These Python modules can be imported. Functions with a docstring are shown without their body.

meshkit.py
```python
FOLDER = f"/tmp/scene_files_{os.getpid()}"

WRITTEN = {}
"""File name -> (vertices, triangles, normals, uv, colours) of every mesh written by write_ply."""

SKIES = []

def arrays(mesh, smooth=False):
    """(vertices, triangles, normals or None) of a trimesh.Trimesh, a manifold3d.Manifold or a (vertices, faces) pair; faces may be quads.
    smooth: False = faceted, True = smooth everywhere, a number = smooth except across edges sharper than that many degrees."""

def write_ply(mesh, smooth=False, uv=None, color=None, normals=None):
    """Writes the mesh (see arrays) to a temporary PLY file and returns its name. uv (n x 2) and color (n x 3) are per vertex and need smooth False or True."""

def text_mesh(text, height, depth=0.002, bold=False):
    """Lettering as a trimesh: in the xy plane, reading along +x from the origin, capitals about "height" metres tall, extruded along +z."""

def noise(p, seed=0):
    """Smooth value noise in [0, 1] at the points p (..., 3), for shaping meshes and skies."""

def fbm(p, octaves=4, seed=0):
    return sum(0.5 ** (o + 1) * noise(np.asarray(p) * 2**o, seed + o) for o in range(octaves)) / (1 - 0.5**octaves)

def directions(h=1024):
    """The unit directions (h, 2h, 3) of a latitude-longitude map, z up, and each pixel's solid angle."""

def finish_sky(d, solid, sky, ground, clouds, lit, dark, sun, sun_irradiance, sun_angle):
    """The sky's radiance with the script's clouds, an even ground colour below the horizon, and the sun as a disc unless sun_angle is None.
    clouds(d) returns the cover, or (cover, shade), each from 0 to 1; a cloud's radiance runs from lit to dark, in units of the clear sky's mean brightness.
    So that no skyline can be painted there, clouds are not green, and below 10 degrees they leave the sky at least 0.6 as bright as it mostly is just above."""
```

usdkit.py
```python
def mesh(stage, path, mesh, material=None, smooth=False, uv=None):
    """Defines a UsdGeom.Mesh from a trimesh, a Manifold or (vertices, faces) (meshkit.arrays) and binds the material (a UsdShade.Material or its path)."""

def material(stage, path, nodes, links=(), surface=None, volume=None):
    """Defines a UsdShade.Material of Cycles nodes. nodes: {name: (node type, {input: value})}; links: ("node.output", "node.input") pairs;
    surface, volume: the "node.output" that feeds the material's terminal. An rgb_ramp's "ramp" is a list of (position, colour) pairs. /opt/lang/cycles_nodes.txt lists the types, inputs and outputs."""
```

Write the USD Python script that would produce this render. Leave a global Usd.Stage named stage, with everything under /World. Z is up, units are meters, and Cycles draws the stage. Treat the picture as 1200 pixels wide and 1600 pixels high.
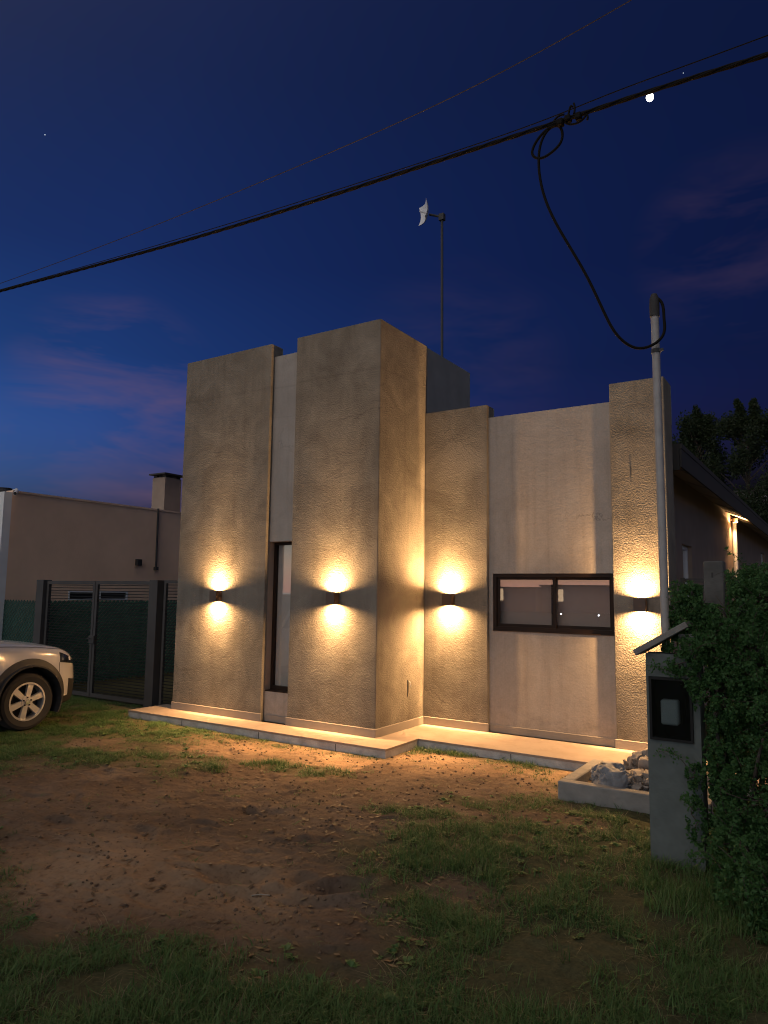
import math, sys
import numpy as np, trimesh, manifold3d
from shapely.geometry import Polygon, box as sbox, Point
from scipy.interpolate import PchipInterpolator
import usdkit, meshkit
from pxr import Usd, UsdGeom, UsdLux, UsdShade, Gf, Sdf, Vt

stage = Usd.Stage.CreateInMemory()
UsdGeom.SetStageUpAxis(stage, "Z")
UsdGeom.Xform.Define(stage, "/World")
UsdGeom.Scope.Define(stage, "/World/Looks")
rng = np.random.default_rng(7)

# ------------------------------------------------------------------ camera
EYE = np.array([4.9752, -7.0244, 1.65])
YAW, PITCH, ROLL, FPX = 0.572864, 0.111984, 0.013320, 1119.17
cam = UsdGeom.Camera.Define(stage, "/World/camera")
cam.CreateHorizontalApertureAttr(36.0)
cam.CreateFocalLengthAttr(36.0 * FPX / 1200.0)
cF = np.array([-math.sin(YAW) * math.cos(PITCH), math.cos(YAW) * math.cos(PITCH), math.sin(PITCH)])
cR0 = np.array([math.cos(YAW), math.sin(YAW), 0.0]); cU0 = np.cross(cR0, cF)
cR = cR0 * math.cos(ROLL) + cU0 * math.sin(ROLL); cU = -cR0 * math.sin(ROLL) + cU0 * math.cos(ROLL)
gm = Gf.Matrix4d(1)
for i, v in enumerate((cR, cU, -cF)):
    gm.SetRow(i, Gf.Vec4d(*map(float, v), 0))
gm.SetRow(3, Gf.Vec4d(*map(float, EYE), 1))
cam.AddTransformOp().Set(gm)
cam.CreateClippingRangeAttr(Gf.Vec2f(0.05, 100000))
EXPOSURE = 3.0
cam.CreateExposureAttr(EXPOSURE)

# ------------------------------------------------------------------ sky: after sunset, the glow is behind the camera
SUN_AZ = (-0.20, -0.98)                       # towards the sunset
SUN_EL = -3.0
SKY = 0.15
FILL_LOBE = 1.15  # strength of the fill lobe added to the dome behind the camera
GLOW = 1.8                                     # afterglow low over the sunset horizon


def unit(v):
    v = np.asarray(v, float)
    return v / np.linalg.norm(v)


def sky_material():
    sx, sy = unit(SUN_AZ)
    n = {
        "sky": ("sky_texture", {"sky_type": "single_scattering", "sun_disc": False, "sun_elevation": math.radians(SUN_EL), "sun_rotation": math.atan2(sx, sy), "ozone_density": 6.0, "aerosol_density": 1.0}),
        "geo": ("geometry", {}),
        "sep": ("separate_xyz", {}),
        "zr": ("rgb_ramp", {"ramp": [(0.0, (2.4, 8.6, 4.2)), (0.12, (2.5, 8.4, 4.1)), (0.2, (2.0, 6.6, 3.35)), (0.3, (0.95, 3.5, 1.85)), (0.42, (0.72, 2.15, 1.25)), (0.6, (0.62, 1.55, 0.85)), (0.8, (0.5, 1.2, 0.7)), (1.0, (0.45, 1.1, 0.7))]}),
        "azr": ("rgb_ramp", {"ramp": [(0.0, (1.0, 1.0, 1.0)), (0.38, (1.0, 1.0, 1.0)), (0.65, (1.0, 0.76, 0.60)), (1.0, (1.0, 0.70, 0.52))]}), "sky00": ("mix_color", {"blend_type": "multiply", "fac": 1.0}),
        "azl": ("math", {"math_type": "multiply_add", "value2": 4.4, "value3": 0.38}), "azm": ("math", {"math_type": "minimum", "value2": 1.75}), "sky0": ("mix_color", {"blend_type": "multiply", "fac": 1.0}),
        "skyz": ("mix_color", {"blend_type": "multiply", "fac": 1.0}),
        "dots": ("vector_math", {"math_type": "dot_product", "vector2": (sx, sy, 0)}),
        "az": ("math", {"math_type": "multiply_add", "value2": 0.5, "value3": 0.5, "use_clamp": True}),
        "azp": ("math", {"math_type": "power", "value2": 5.0}),
        "zc": ("math", {"math_type": "multiply", "value2": 1.6, "use_clamp": True}),
        "gr": ("rgb_ramp", {"ramp": [(0.0, (1.0, 0.46, 0.36)), (0.06, (0.9, 0.44, 0.34)), (0.14, (0.36, 0.24, 0.17)), (0.28, (0.10, 0.08, 0.06)), (0.5, (0.015, 0.015, 0.012)), (1.0, (0, 0, 0))]}),
        # added fill lobe high behind the camera, brightening ground and facade
        "dott": ("vector_math", {"math_type": "dot_product", "vector2": (sx * 0.6, sy * 0.6, 0.8)}),
        "tw": ("math", {"math_type": "multiply_add", "value2": 0.5, "value3": 0.5, "use_clamp": True}),
        "twp": ("math", {"math_type": "power", "value2": 12.0}),
        "twc": ("mix_color", {"blend_type": "multiply", "fac": 1.0, "a": tuple(c * FILL_LOBE / SKY * 0.125 for c in (1.0, 0.88, 0.74))}),
        "sum2": ("mix_color", {"blend_type": "add", "fac": 1.0}),
        "glow": ("mix_color", {"blend_type": "multiply", "fac": 1.0}),
        "gs": ("vector_math", {"math_type": "scale", "scale": GLOW / SKY * 0.125}),
        "sum": ("mix_color", {"blend_type": "add", "fac": 1.0}),
        # clouds: thin streaks, still pink from below
        "map": ("mapping", {"mapping_type": "point", "scale": (2.2, 2.2, 9.0), "location": (0.3, 0.1, 0.0), "rotation": (0.12, -0.1, 0.0)}),
        "cn": ("noise_texture", {"scale": 2.3, "detail": 7.0, "roughness": 0.58, "distortion": 0.35}),
        "cr": ("rgb_ramp", {"ramp": [(0.0, (0, 0, 0)), (0.42, (0, 0, 0)), (0.75, (1, 1, 1)), (1.0, (1, 1, 1))]}),
        "cl0": ("math", {"math_type": "multiply", "value1": 0.0, "value2": 0.0}),
        "ld0": ("vector_math", {"math_type": "dot_product", "vector2": tuple(unit((-0.784, 0.57, 0.247)))}), "lm0": ("map_range", {"range_type": "smoothstep", "from_min": 0.989, "from_max": 0.9988, "to_max": 1.0, "clamp": True}), "lx0": ("math", {"math_type": "maximum"}),
        "ld1": ("vector_math", {"math_type": "dot_product", "vector2": tuple(unit((-0.8, 0.585, 0.125)))}), "lm1": ("map_range", {"range_type": "smoothstep", "from_min": 0.983, "from_max": 0.9985, "to_max": 0.9, "clamp": True}), "lx1": ("math", {"math_type": "maximum"}),
        "ld2": ("vector_math", {"math_type": "dot_product", "vector2": tuple(unit((-0.72, 0.68, 0.13)))}), "lm2": ("map_range", {"range_type": "smoothstep", "from_min": 0.985, "from_max": 0.9985, "to_max": 0.9, "clamp": True}), "lx2": ("math", {"math_type": "maximum"}),
        "ld3": ("vector_math", {"math_type": "dot_product", "vector2": tuple(unit((-0.085, 0.908, 0.41)))}), "lm3": ("map_range", {"range_type": "smoothstep", "from_min": 0.991, "from_max": 0.9992, "to_max": 0.28, "clamp": True}), "lx3": ("math", {"math_type": "maximum"}),
        "ld4": ("vector_math", {"math_type": "dot_product", "vector2": tuple(unit((-0.44, 0.85, 0.29)))}), "lm4": ("map_range", {"range_type": "smoothstep", "from_min": 0.985, "from_max": 0.9995, "to_max": 0.2, "clamp": True}), "lx4": ("math", {"math_type": "maximum"}),
        "ld5": ("vector_math", {"math_type": "dot_product", "vector2": tuple(unit((0.25, 0.9, 0.33)))}), "lm5": ("map_range", {"range_type": "smoothstep", "from_min": 0.97, "from_max": 0.995, "to_max": 0.12, "clamp": True}), "lx5": ("math", {"math_type": "maximum"}),
        "cm": ("math", {"math_type": "multiply"}),
        "crw": ("rgb_to_bw", {}), "cmf": ("math", {"math_type": "multiply", "value2": 0.42, "use_clamp": True}),
        "mixc": ("mix_color", {"blend_type": "mix", "b": tuple(x / SKY for x in (0.0230, 0.0120, 0.0165))}),
        "bg": ("background_shader", {"strength": SKY}),
    }
    l = [("geo.position", "sep.vector"), ("sep.z", "zr.fac"), ("az.value", "azl.value1"), ("azl.value", "azm.value1"), ("az.value", "azr.fac"), ("sky.color", "sky00.a"), ("azr.color", "sky00.b"), ("sky00.result", "sky0.a"), ("azm.value", "sky0.b"), ("sky0.result", "skyz.a"), ("zr.color", "skyz.b"),
         ("geo.position", "dots.vector1"), ("dots.value", "az.value1"), ("az.value", "azp.value1"), ("sep.z", "zc.value1"), ("zc.value", "gr.fac"),
         ("gr.color", "glow.a"), ("azp.value", "glow.b"), ("glow.result", "gs.vector1"), ("skyz.result", "sum.a"), ("gs.vector", "sum.b"),
         ("geo.position", "map.vector"), ("map.vector", "cn.vector"), ("cn.fac", "cr.fac"), ("cr.color", "crw.color"), ("crw.val", "cm.value1"), ("geo.position", "ld0.vector1"), ("ld0.value", "lm0.value"), ("lm0.result", "lx0.value1"), ("cl0.value", "lx0.value2"), ("geo.position", "ld1.vector1"), ("ld1.value", "lm1.value"), ("lm1.result", "lx1.value1"), ("lx0.value", "lx1.value2"), ("geo.position", "ld2.vector1"), ("ld2.value", "lm2.value"), ("lm2.result", "lx2.value1"), ("lx1.value", "lx2.value2"), ("geo.position", "ld3.vector1"), ("ld3.value", "lm3.value"), ("lm3.result", "lx3.value1"), ("lx2.value", "lx3.value2"), ("geo.position", "ld4.vector1"), ("ld4.value", "lm4.value"), ("lm4.result", "lx4.value1"), ("lx3.value", "lx4.value2"), ("geo.position", "ld5.vector1"), ("ld5.value", "lm5.value"), ("lm5.result", "lx5.value1"), ("lx4.value", "lx5.value2"), ("lx5.value", "cm.value2"),
         ("cm.value", "cmf.value1"), ("geo.position", "dott.vector1"), ("dott.value", "tw.value1"), ("tw.value", "twp.value1"), ("twp.value", "twc.b"), ("sum.result", "sum2.a"), ("twc.result", "sum2.b"), ("sum2.result", "mixc.a"), ("cmf.value", "mixc.fac"), ("mixc.result", "bg.color")]
    return usdkit.material(stage, "/World/Looks/sky", n, l, surface="bg.background")


dome = UsdLux.DomeLight.Define(stage, "/World/sky")
UsdShade.MaterialBindingAPI.Apply(dome.GetPrim()).Bind(sky_material())
dome.GetPrim().SetCustomDataByKey("kind", "structure")

MOON_DIR = unit([-0.163, 0.805, 0.570])
moonlight = UsdLux.DistantLight.Define(stage, "/World/moonlight")     # the moon in the picture; hardly more than a trace
moonlight.CreateIntensityAttr(0.0012); moonlight.CreateAngleAttr(0.5); moonlight.CreateNormalizeAttr(True); moonlight.CreateColorAttr(Gf.Vec3f(1.0, 0.95, 0.88))
zx = np.cross([0, 0, 1], MOON_DIR); zx = unit(zx); zy = np.cross(MOON_DIR, zx)
mm = Gf.Matrix4d(1)
for i, v in enumerate((zx, zy, MOON_DIR)):
    mm.SetRow(i, Gf.Vec4d(*map(float, v), 0))
moonlight.AddTransformOp().Set(mm)

# ------------------------------------------------------------------ helpers
used = {}


def numbered(path):
    k = used.get(path, -1) + 1
    used[path] = k
    return path if k == 0 else f"{path}_{k:03d}"


class Thing:
    def __init__(self, path, loc):
        self.path, self.loc = path, np.asarray(loc, float)


def tag(prim, label=None, cat=None, group=None, kind=None):
    for k, v in (("label", label), ("category", cat), ("group", group), ("kind", kind)):
        if v:
            prim.SetCustomDataByKey(k, v)


def thing(name, label, cat, loc=(0, 0, 0), group=None, kind=None):
    path = numbered("/World/" + name)
    x = UsdGeom.Xform.Define(stage, path)
    x.AddTranslateOp().Set(Gf.Vec3d(*map(float, loc)))
    tag(x.GetPrim(), label, cat, group, kind)
    return Thing(path, loc)


def arr(mesh, smooth):
    return meshkit.arrays(mesh, smooth)


def obj(name, mesh, mat, parent=None, smooth=False, label=None, cat=None, group=None, kind=None):
    """One Mesh prim. The mesh is given in world coordinates; it is stored relative to its thing."""
    loc = parent.loc if parent is not None else np.zeros(3)
    v, f, n = arr(mesh, smooth)
    path = numbered((parent.path if parent is not None else "/World") + "/" + name)
    m = UsdGeom.Mesh.Define(stage, path)
    m.CreatePointsAttr(Vt.Vec3fArray.FromNumpy((v - loc).astype(np.float32)))
    m.CreateFaceVertexCountsAttr(Vt.IntArray.FromNumpy(np.full(len(f), 3, np.int32)))
    m.CreateFaceVertexIndicesAttr(Vt.IntArray.FromNumpy(f.astype(np.int32).ravel()))
    m.CreateSubdivisionSchemeAttr("none")
    if n is not None:
        m.CreateNormalsAttr(Vt.Vec3fArray.FromNumpy(n.astype(np.float32)))
        m.SetNormalsInterpolation("vertex")
    UsdShade.MaterialBindingAPI.Apply(m.GetPrim()).Bind(mat)
    tag(m.GetPrim(), label, cat, group, kind)
    return Thing(path, loc)


def bx(x0, x1, y0, y1, z0, z1, c=0.0):
    """A box, with chamfered edges if c."""
    if c <= 0:
        m = trimesh.creation.box([x1 - x0, y1 - y0, z1 - z0])
        m.apply_translation([(x0 + x1) / 2, (y0 + y1) / 2, (z0 + z1) / 2])
        return m
    P = []
    for sx in (0, 1):
        for sy in (0, 1):
            for sz in (0, 1):
                X, Y, Z = (x0, x1)[sx], (y0, y1)[sy], (z0, z1)[sz]
                dx, dy, dz = (c, -c)[sx], (c, -c)[sy], (c, -c)[sz]
                P += [(X, Y + dy, Z + dz), (X + dx, Y, Z + dz), (X + dx, Y + dy, Z)]
    return trimesh.convex.convex_hull(np.array(P))


def cat_(*ms):
    return trimesh.util.concatenate([m for m in ms])


def tube(points, r, seg=8, cap=True):
    p = np.asarray(points, float)
    r = np.full(len(p), r) if np.ndim(r) == 0 else np.asarray(r, float)
    t = np.gradient(p, axis=0)
    t /= np.maximum(np.linalg.norm(t, axis=1, keepdims=True), 1e-9)
    a = np.array([0, 0, 1.0]) if abs(t[0][2]) < 0.9 else np.array([1.0, 0, 0])
    u = unit(np.cross(t[0], a)); rows = []
    ang = np.linspace(0, 2 * np.pi, seg, endpoint=False)
    for i in range(len(p)):
        u = unit(u - t[i] * (u @ t[i])); w = np.cross(t[i], u)
        rows.append(p[i] + r[i] * (np.cos(ang)[:, None] * u + np.sin(ang)[:, None] * w))
    v = np.vstack(rows); f = []
    for i in range(len(p) - 1):
        for k in range(seg):
            k2 = (k + 1) % seg
            f += [(i * seg + k, i * seg + k2, (i + 1) * seg + k2), (i * seg + k, (i + 1) * seg + k2, (i + 1) * seg + k)]
    if cap:
        n = len(v); v = np.vstack([v, p[0], p[-1]])
        for k in range(seg):
            k2 = (k + 1) % seg
            f += [(n, k2, k), (n + 1, (len(p) - 1) * seg + k, (len(p) - 1) * seg + k2)]
    return trimesh.Trimesh(v, np.array(f), process=False)


def smooth_path(pts, n):
    p = np.asarray(pts, float)
    s = np.concatenate([[0], np.cumsum(np.linalg.norm(np.diff(p, axis=0), axis=1))])
    from scipy.interpolate import CubicSpline
    return CubicSpline(s, p)(np.linspace(0, s[-1], n))


def lathe(profile, center, axis="z", seg=32):
    """Revolves (radius, height) pairs."""
    m = trimesh.creation.revolve(np.array(profile, float), sections=seg)
    if axis == "x":
        m.apply_transform(trimesh.transformations.rotation_matrix(math.pi / 2, [0, 1, 0]))
    if axis == "y":
        m.apply_transform(trimesh.transformations.rotation_matrix(-math.pi / 2, [1, 0, 0]))
    m.apply_translation(center)
    return m


def frame_xz(x0, x1, z0, z1, y0, y1, w, wb=None):
    """A rectangular frame in the xz plane, one closed piece."""
    p = sbox(x0, z0, x1, z1).difference(sbox(x0 + w, z0 + (wb or w), x1 - w, z1 - w))
    m = trimesh.creation.extrude_polygon(p, y1 - y0, engine="earcut")
    m.apply_transform(trimesh.transformations.rotation_matrix(math.pi / 2, [1, 0, 0]))
    m.apply_translation([0, y1, 0])
    return m


def wall_xz(x0, x1, z0, z1, y0, y1, hole=None):
    p = sbox(x0, z0, x1, z1)
    if hole:
        p = p.difference(sbox(hole[0], hole[2], hole[1], hole[3]))
    m = trimesh.creation.extrude_polygon(p, y1 - y0, engine="earcut")
    m.apply_transform(trimesh.transformations.rotation_matrix(math.pi / 2, [1, 0, 0]))
    m.apply_translation([0, y1, 0])
    return m


def wall_yz(y0, y1, z0, z1, x0, x1, holes=()):
    p = sbox(y0, z0, y1, z1)
    for h in holes:
        p = p.difference(sbox(h[0], h[2], h[1], h[3]))
    m = trimesh.creation.extrude_polygon(p, x1 - x0, engine="earcut")
    v = m.vertices[:, [2, 0, 1]] + [x0, 0, 0]
    m = trimesh.Trimesh(v, m.faces, process=False)
    m.fix_normals()
    return m


# ------------------------------------------------------------------ materials
def mat(name, nodes, links, surface="p.BSDF"):
    return usdkit.material(stage, "/World/Looks/" + name, nodes, links, surface=surface)


def plain(name, color, rough=0.6, metallic=0.0, bump=0.0, bscale=60, vary=0.12, vscale=3.0, coat=0.0, spec=None):
    lo, hi = [tuple(min(1, c * k) for c in color) for k in (1 - vary, 1 + vary)]
    p = {"roughness": rough, "metallic": metallic}
    if coat:
        p["coat_weight"] = coat; p["coat_roughness"] = 0.05
    if spec is not None:
        p["specular_ior_level"] = spec
    n = {"g": ("geometry", {}), "n": ("noise_texture", {"scale": vscale, "detail": 5, "roughness": 0.6}), "r": ("rgb_ramp", {"ramp": [(0.3, lo), (0.7, hi)]}), "p": ("principled_bsdf", p)}
    l = [("g.position", "n.vector"), ("n.fac", "r.fac"), ("r.color", "p.base_color")]
    if bump:
        n["bn"] = ("noise_texture", {"scale": bscale, "detail": 4, "roughness": 0.6}); n["b"] = ("bump", {"strength": 1.0, "distance": bump})
        l += [("g.position", "bn.vector"), ("bn.fac", "b.height"), ("b.normal", "p.normal")]
    return mat(name, n, l)


def plaster(name, lo, hi, grain, gscale, wave=0.004, stain=0.0, joints=()):
    """Rendered wall: blotchy colour, roughcast grain, trowel waves, faint horizontal joints."""
    n = {
        "g": ("geometry", {}),
        "n1": ("noise_texture", {"scale": 1.9, "detail": 7, "roughness": 0.66, "distortion": 0.8}),
        "mk": ("mapping", {"mapping_type": "point", "scale": (7.0, 7.0, 0.35)}), "nk": ("noise_texture", {"scale": 1.6, "detail": 5, "roughness": 0.6}), "rk": ("rgb_ramp", {"ramp": [(0.3, (0.88, 0.87, 0.86)), (0.5, (1, 1, 1)), (1.0, (1.04, 1.04, 1.04))]}), "mk2": ("mix_color", {"blend_type": "multiply", "fac": 1.0}),
        "zz": ("separate_xyz", {}), "nsp": ("noise_texture", {"scale": 9.0, "detail": 5, "roughness": 0.7}), "zs": ("math", {"math_type": "multiply_add", "value2": 0.9, "value3": -0.42}), "za": ("math", {"math_type": "add"}), "zm": ("map_range", {"from_min": -0.02, "from_max": 0.34, "to_min": 0.76, "to_max": 1.0, "clamp": True}), "sp": ("mix_color", {"blend_type": "multiply", "fac": 1.0}),
        "r": ("rgb_ramp", {"ramp": [(0.3, lo), (0.7, hi)]}),
        "n2": ("noise_texture", {"scale": gscale, "detail": 3, "roughness": 0.65}),
        "n3": ("voronoi_texture", {"scale": gscale * 0.8, "feature": "smooth_f1"}),
        "m": ("mapping", {"mapping_type": "point", "scale": (1.0, 1.0, 2.6)}),
        "n4": ("noise_texture", {"scale": 4.0, "detail": 4, "roughness": 0.6, "distortion": 1.0}),
        "am": ("math", {"math_type": "multiply", "value2": 0.6}),
        "ad": ("math", {"math_type": "add"}),
        "b1": ("bump", {"strength": 1.0, "distance": grain}),
        "b2": ("bump", {"strength": 1.0, "distance": wave}),
        "fr": ("rgb_ramp", {"ramp": [(0.25, (0.86,) * 3), (0.75, (1.06,) * 3)]}),
        "fm": ("mix_color", {"blend_type": "multiply", "fac": 1.0}),
        "p": ("principled_bsdf", {"roughness": 0.9, "specular_ior_level": 0.25}),
    }
    l = [("g.position", "n1.vector"), ("n1.fac", "r.fac"), ("g.position", "n2.vector"), ("g.position", "n3.vector"), ("g.position", "m.vector"), ("m.vector", "n4.vector"),
         ("n3.distance", "am.value1"), ("n2.fac", "ad.value1"), ("am.value", "ad.value2"), ("ad.value", "b1.height"), ("n4.fac", "b2.height"), ("b2.normal", "b1.normal"), ("b1.normal", "p.normal"),
         ("n2.fac", "fr.fac"), ("r.color", "fm.a"), ("fr.color", "fm.b")]
    l += [("g.position", "mk.vector"), ("mk.vector", "nk.vector"), ("nk.fac", "rk.fac"), ("fm.result", "mk2.a"), ("rk.color", "mk2.b"), ("g.position", "zz.vector"), ("g.position", "nsp.vector"), ("nsp.fac", "zs.value1"), ("zs.value", "za.value1"), ("zz.z", "za.value2"), ("za.value", "zm.value"), ("mk2.result", "sp.a"), ("zm.result", "sp.b")]
    n["cw"] = ("noise_texture", {"scale": 2.2, "detail": 5, "roughness": 0.7}); n["cs"] = ("vector_math", {"math_type": "scale", "scale": 0.45}); n["ca"] = ("vector_math", {"math_type": "add"})
    n["cv"] = ("voronoi_texture", {"scale": 0.75, "feature": "distance_to_edge"}); n["cl"] = ("map_range", {"from_min": 0.0015, "from_max": 0.0045, "to_min": 1.0, "to_max": 0.0, "clamp": True})
    n["ck"] = ("noise_texture", {"scale": 0.9, "detail": 2}); n["cg"] = ("map_range", {"from_min": 0.54, "from_max": 0.62, "clamp": True}); n["cf"] = ("math", {"math_type": "multiply"}); n["cf2"] = ("math", {"math_type": "multiply", "value2": 0.55}); n["cm"] = ("mix_color", {"blend_type": "mix", "b": tuple(0.35 * c for c in lo)})
    l += [("g.position", "cw.vector"), ("cw.color", "cs.vector1"), ("g.position", "ca.vector1"), ("cs.vector", "ca.vector2"), ("ca.vector", "cv.vector"), ("cv.distance", "cl.value"), ("g.position", "ck.vector"), ("ck.fac", "cg.value"), ("cl.result", "cf.value1"), ("cg.result", "cf.value2"), ("cf.value", "cf2.value1"), ("sp.result", "cm.a"), ("cf2.value", "cm.fac")]
    last = "cm.result"
    if joints:
        n["sz"] = ("separate_xyz", {}); n["jn"] = ("noise_texture", {"scale": 2.5, "detail": 3}); n["jo"] = ("math", {"math_type": "multiply_add", "value2": 0.05, "value3": -0.025}); n["jz"] = ("math", {"math_type": "add"})
        l += [("g.position", "sz.vector"), ("g.position", "jn.vector"), ("jn.fac", "jo.value1"), ("sz.z", "jz.value1"), ("jo.value", "jz.value2")]
        for k, (z, w, d) in enumerate(joints):
            n[f"js{k}"] = ("math", {"math_type": "subtract", "value2": z}); n[f"ja{k}"] = ("math", {"math_type": "absolute"})
            n[f"jr{k}"] = ("map_range", {"from_min": 0.0, "from_max": w, "to_min": d, "to_max": 1.0, "clamp": True})
            n[f"jm{k}"] = ("mix_color", {"blend_type": "multiply", "fac": 1.0})
            l += [("jz.value", f"js{k}.value1"), (f"js{k}.value", f"ja{k}.value1"), (f"ja{k}.value", f"jr{k}.value"), (last, f"jm{k}.a"), (f"jr{k}.result", f"jm{k}.b")]
            last = f"jm{k}.result"
    l.append((last, "p.base_color"))
    return mat(name, n, l)


def leaf(name, c1, c2, c3, trans=0.35, source="random_per_island"):
    n = {"g": ("geometry", {}), "o": ("object_info", {}), "r": ("rgb_ramp", {"ramp": [(0.0, c1), (0.5, c2), (1.0, c3)]}),
         "p": ("principled_bsdf", {"roughness": 0.55, "specular_ior_level": 0.3}), "t": ("translucent_bsdf", {}), "m": ("mix_closure", {"fac": trans})}
    src = "g.random_per_island" if source == "random_per_island" else "o.random"
    l = [(src, "r.fac"), ("r.color", "p.base_color"), ("r.color", "t.color"), ("p.BSDF", "m.closure1"), ("t.BSDF", "m.closure2")]
    return mat(name, n, l, surface="m.closure")


def emit(name, color, strength):
    return mat(name, {"e": ("emission", {"color": color, "strength": strength})}, [], surface="e.emission")


def glassy(name, rough=0.0, ior=1.5, tint=(0.95, 0.93, 0.92)):
    n = {"geo": ("geometry", {}), "io": ("map_range", {"from_min": 0.0, "from_max": 1.0, "to_min": ior, "to_max": 1.0 / ior}), "f": ("fresnel", {}), "t": ("transparent_bsdf", {"color": tint}), "g": ("glossy_bsdf", {"color": (1, 1, 1), "roughness": rough}), "m": ("mix_closure", {})}
    return mat(name, n, [("geo.backfacing", "io.value"), ("io.result", "f.IOR"), ("f.fac", "m.fac"), ("t.BSDF", "m.closure1"), ("g.BSDF", "m.closure2")], surface="m.closure")


JOINTS = ((4.36, 0.03, 0.88), (1.83, 0.02, 0.93))
M_GREY = plaster("grey_roughcast", (0.112, 0.10, 0.082), (0.205, 0.185, 0.153), 0.0055, 75, 0.003, joints=JOINTS)
M_WHITE = plaster("white_render", (0.275, 0.24, 0.205), (0.35, 0.31, 0.268), 0.0009, 60, 0.0016, joints=((4.36, 0.02, 0.9), (3.95, 0.01, 0.92)))
M_MEMBRANE = plain("roof_membrane", (0.2, 0.2, 0.19), 0.75, bump=0.003, bscale=30)
M_SKIRT = plain("cement_skirting", (0.20, 0.175, 0.148), 0.8, bump=0.001, bscale=80, vary=0.1)
M_SLAB = mat("dusty_screed", {"g": ("geometry", {}), "n": ("noise_texture", {"scale": 1.6, "detail": 5}), "r": ("rgb_ramp", {"ramp": [(0.3, (0.22, 0.172, 0.138)), (0.7, (0.26, 0.21, 0.168))]}),
    "n2": ("noise_texture", {"scale": 4.5, "detail": 8, "roughness": 0.72, "distortion": 0.6}), "r2": ("rgb_ramp", {"ramp": [(0.0, (0.75, 0.70, 0.66)), (0.38, (0.88, 0.85, 0.82)), (0.52, (1, 1, 1)), (1.0, (1.03, 1.03, 1.03))]}),
    "m": ("mix_color", {"blend_type": "multiply", "fac": 1.0}), "bn": ("noise_texture", {"scale": 45, "detail": 4}), "b": ("bump", {"strength": 1.0, "distance": 0.0012}), "p": ("principled_bsdf", {"roughness": 0.8, "specular_ior_level": 0.3})},
    [("g.position", "n.vector"), ("n.fac", "r.fac"), ("g.position", "n2.vector"), ("n2.fac", "r2.fac"), ("r.color", "m.a"), ("r2.color", "m.b"), ("m.result", "p.base_color"), ("g.position", "bn.vector"), ("bn.fac", "b.height"), ("b.normal", "p.normal")])
M_CONC = plain("raw_concrete", (0.34, 0.33, 0.31), 0.9, bump=0.006, bscale=35, vary=0.28, vscale=6)
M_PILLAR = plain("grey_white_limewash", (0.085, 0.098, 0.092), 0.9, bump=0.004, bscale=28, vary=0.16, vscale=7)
M_BROWN = plain("brown_aluminium", (0.020, 0.011, 0.007), 0.5, vary=0.1, spec=0.15)
M_LAMP = plain("lamp_bronze", (0.06, 0.035, 0.022), 0.5)
M_LENS = emit("lamp_lens", (1.0, 0.62, 0.27), 3.0)
M_PANE = glassy("window_pane", 0.0, 1.75)
M_BLIND = plain("pale_blind", (0.34, 0.28, 0.245), 0.9, vary=0.05)
M_NEIGH = plain("tan_house_paint", (0.68, 0.46, 0.31), 0.9, bump=0.004, bscale=40, vary=0.1, vscale=1.2)
M_NEIGHW = plain("pale_house_paint", (0.62, 0.63, 0.62), 0.9, bump=0.003, bscale=40, vary=0.06)
M_SIDE = plain("side_wall_paint", (0.27, 0.20, 0.15), 0.9, bump=0.004, bscale=40, vary=0.12)
M_BLINDW = plain("white_blind", (0.42, 0.43, 0.41), 0.9, vary=0.05)
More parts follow.
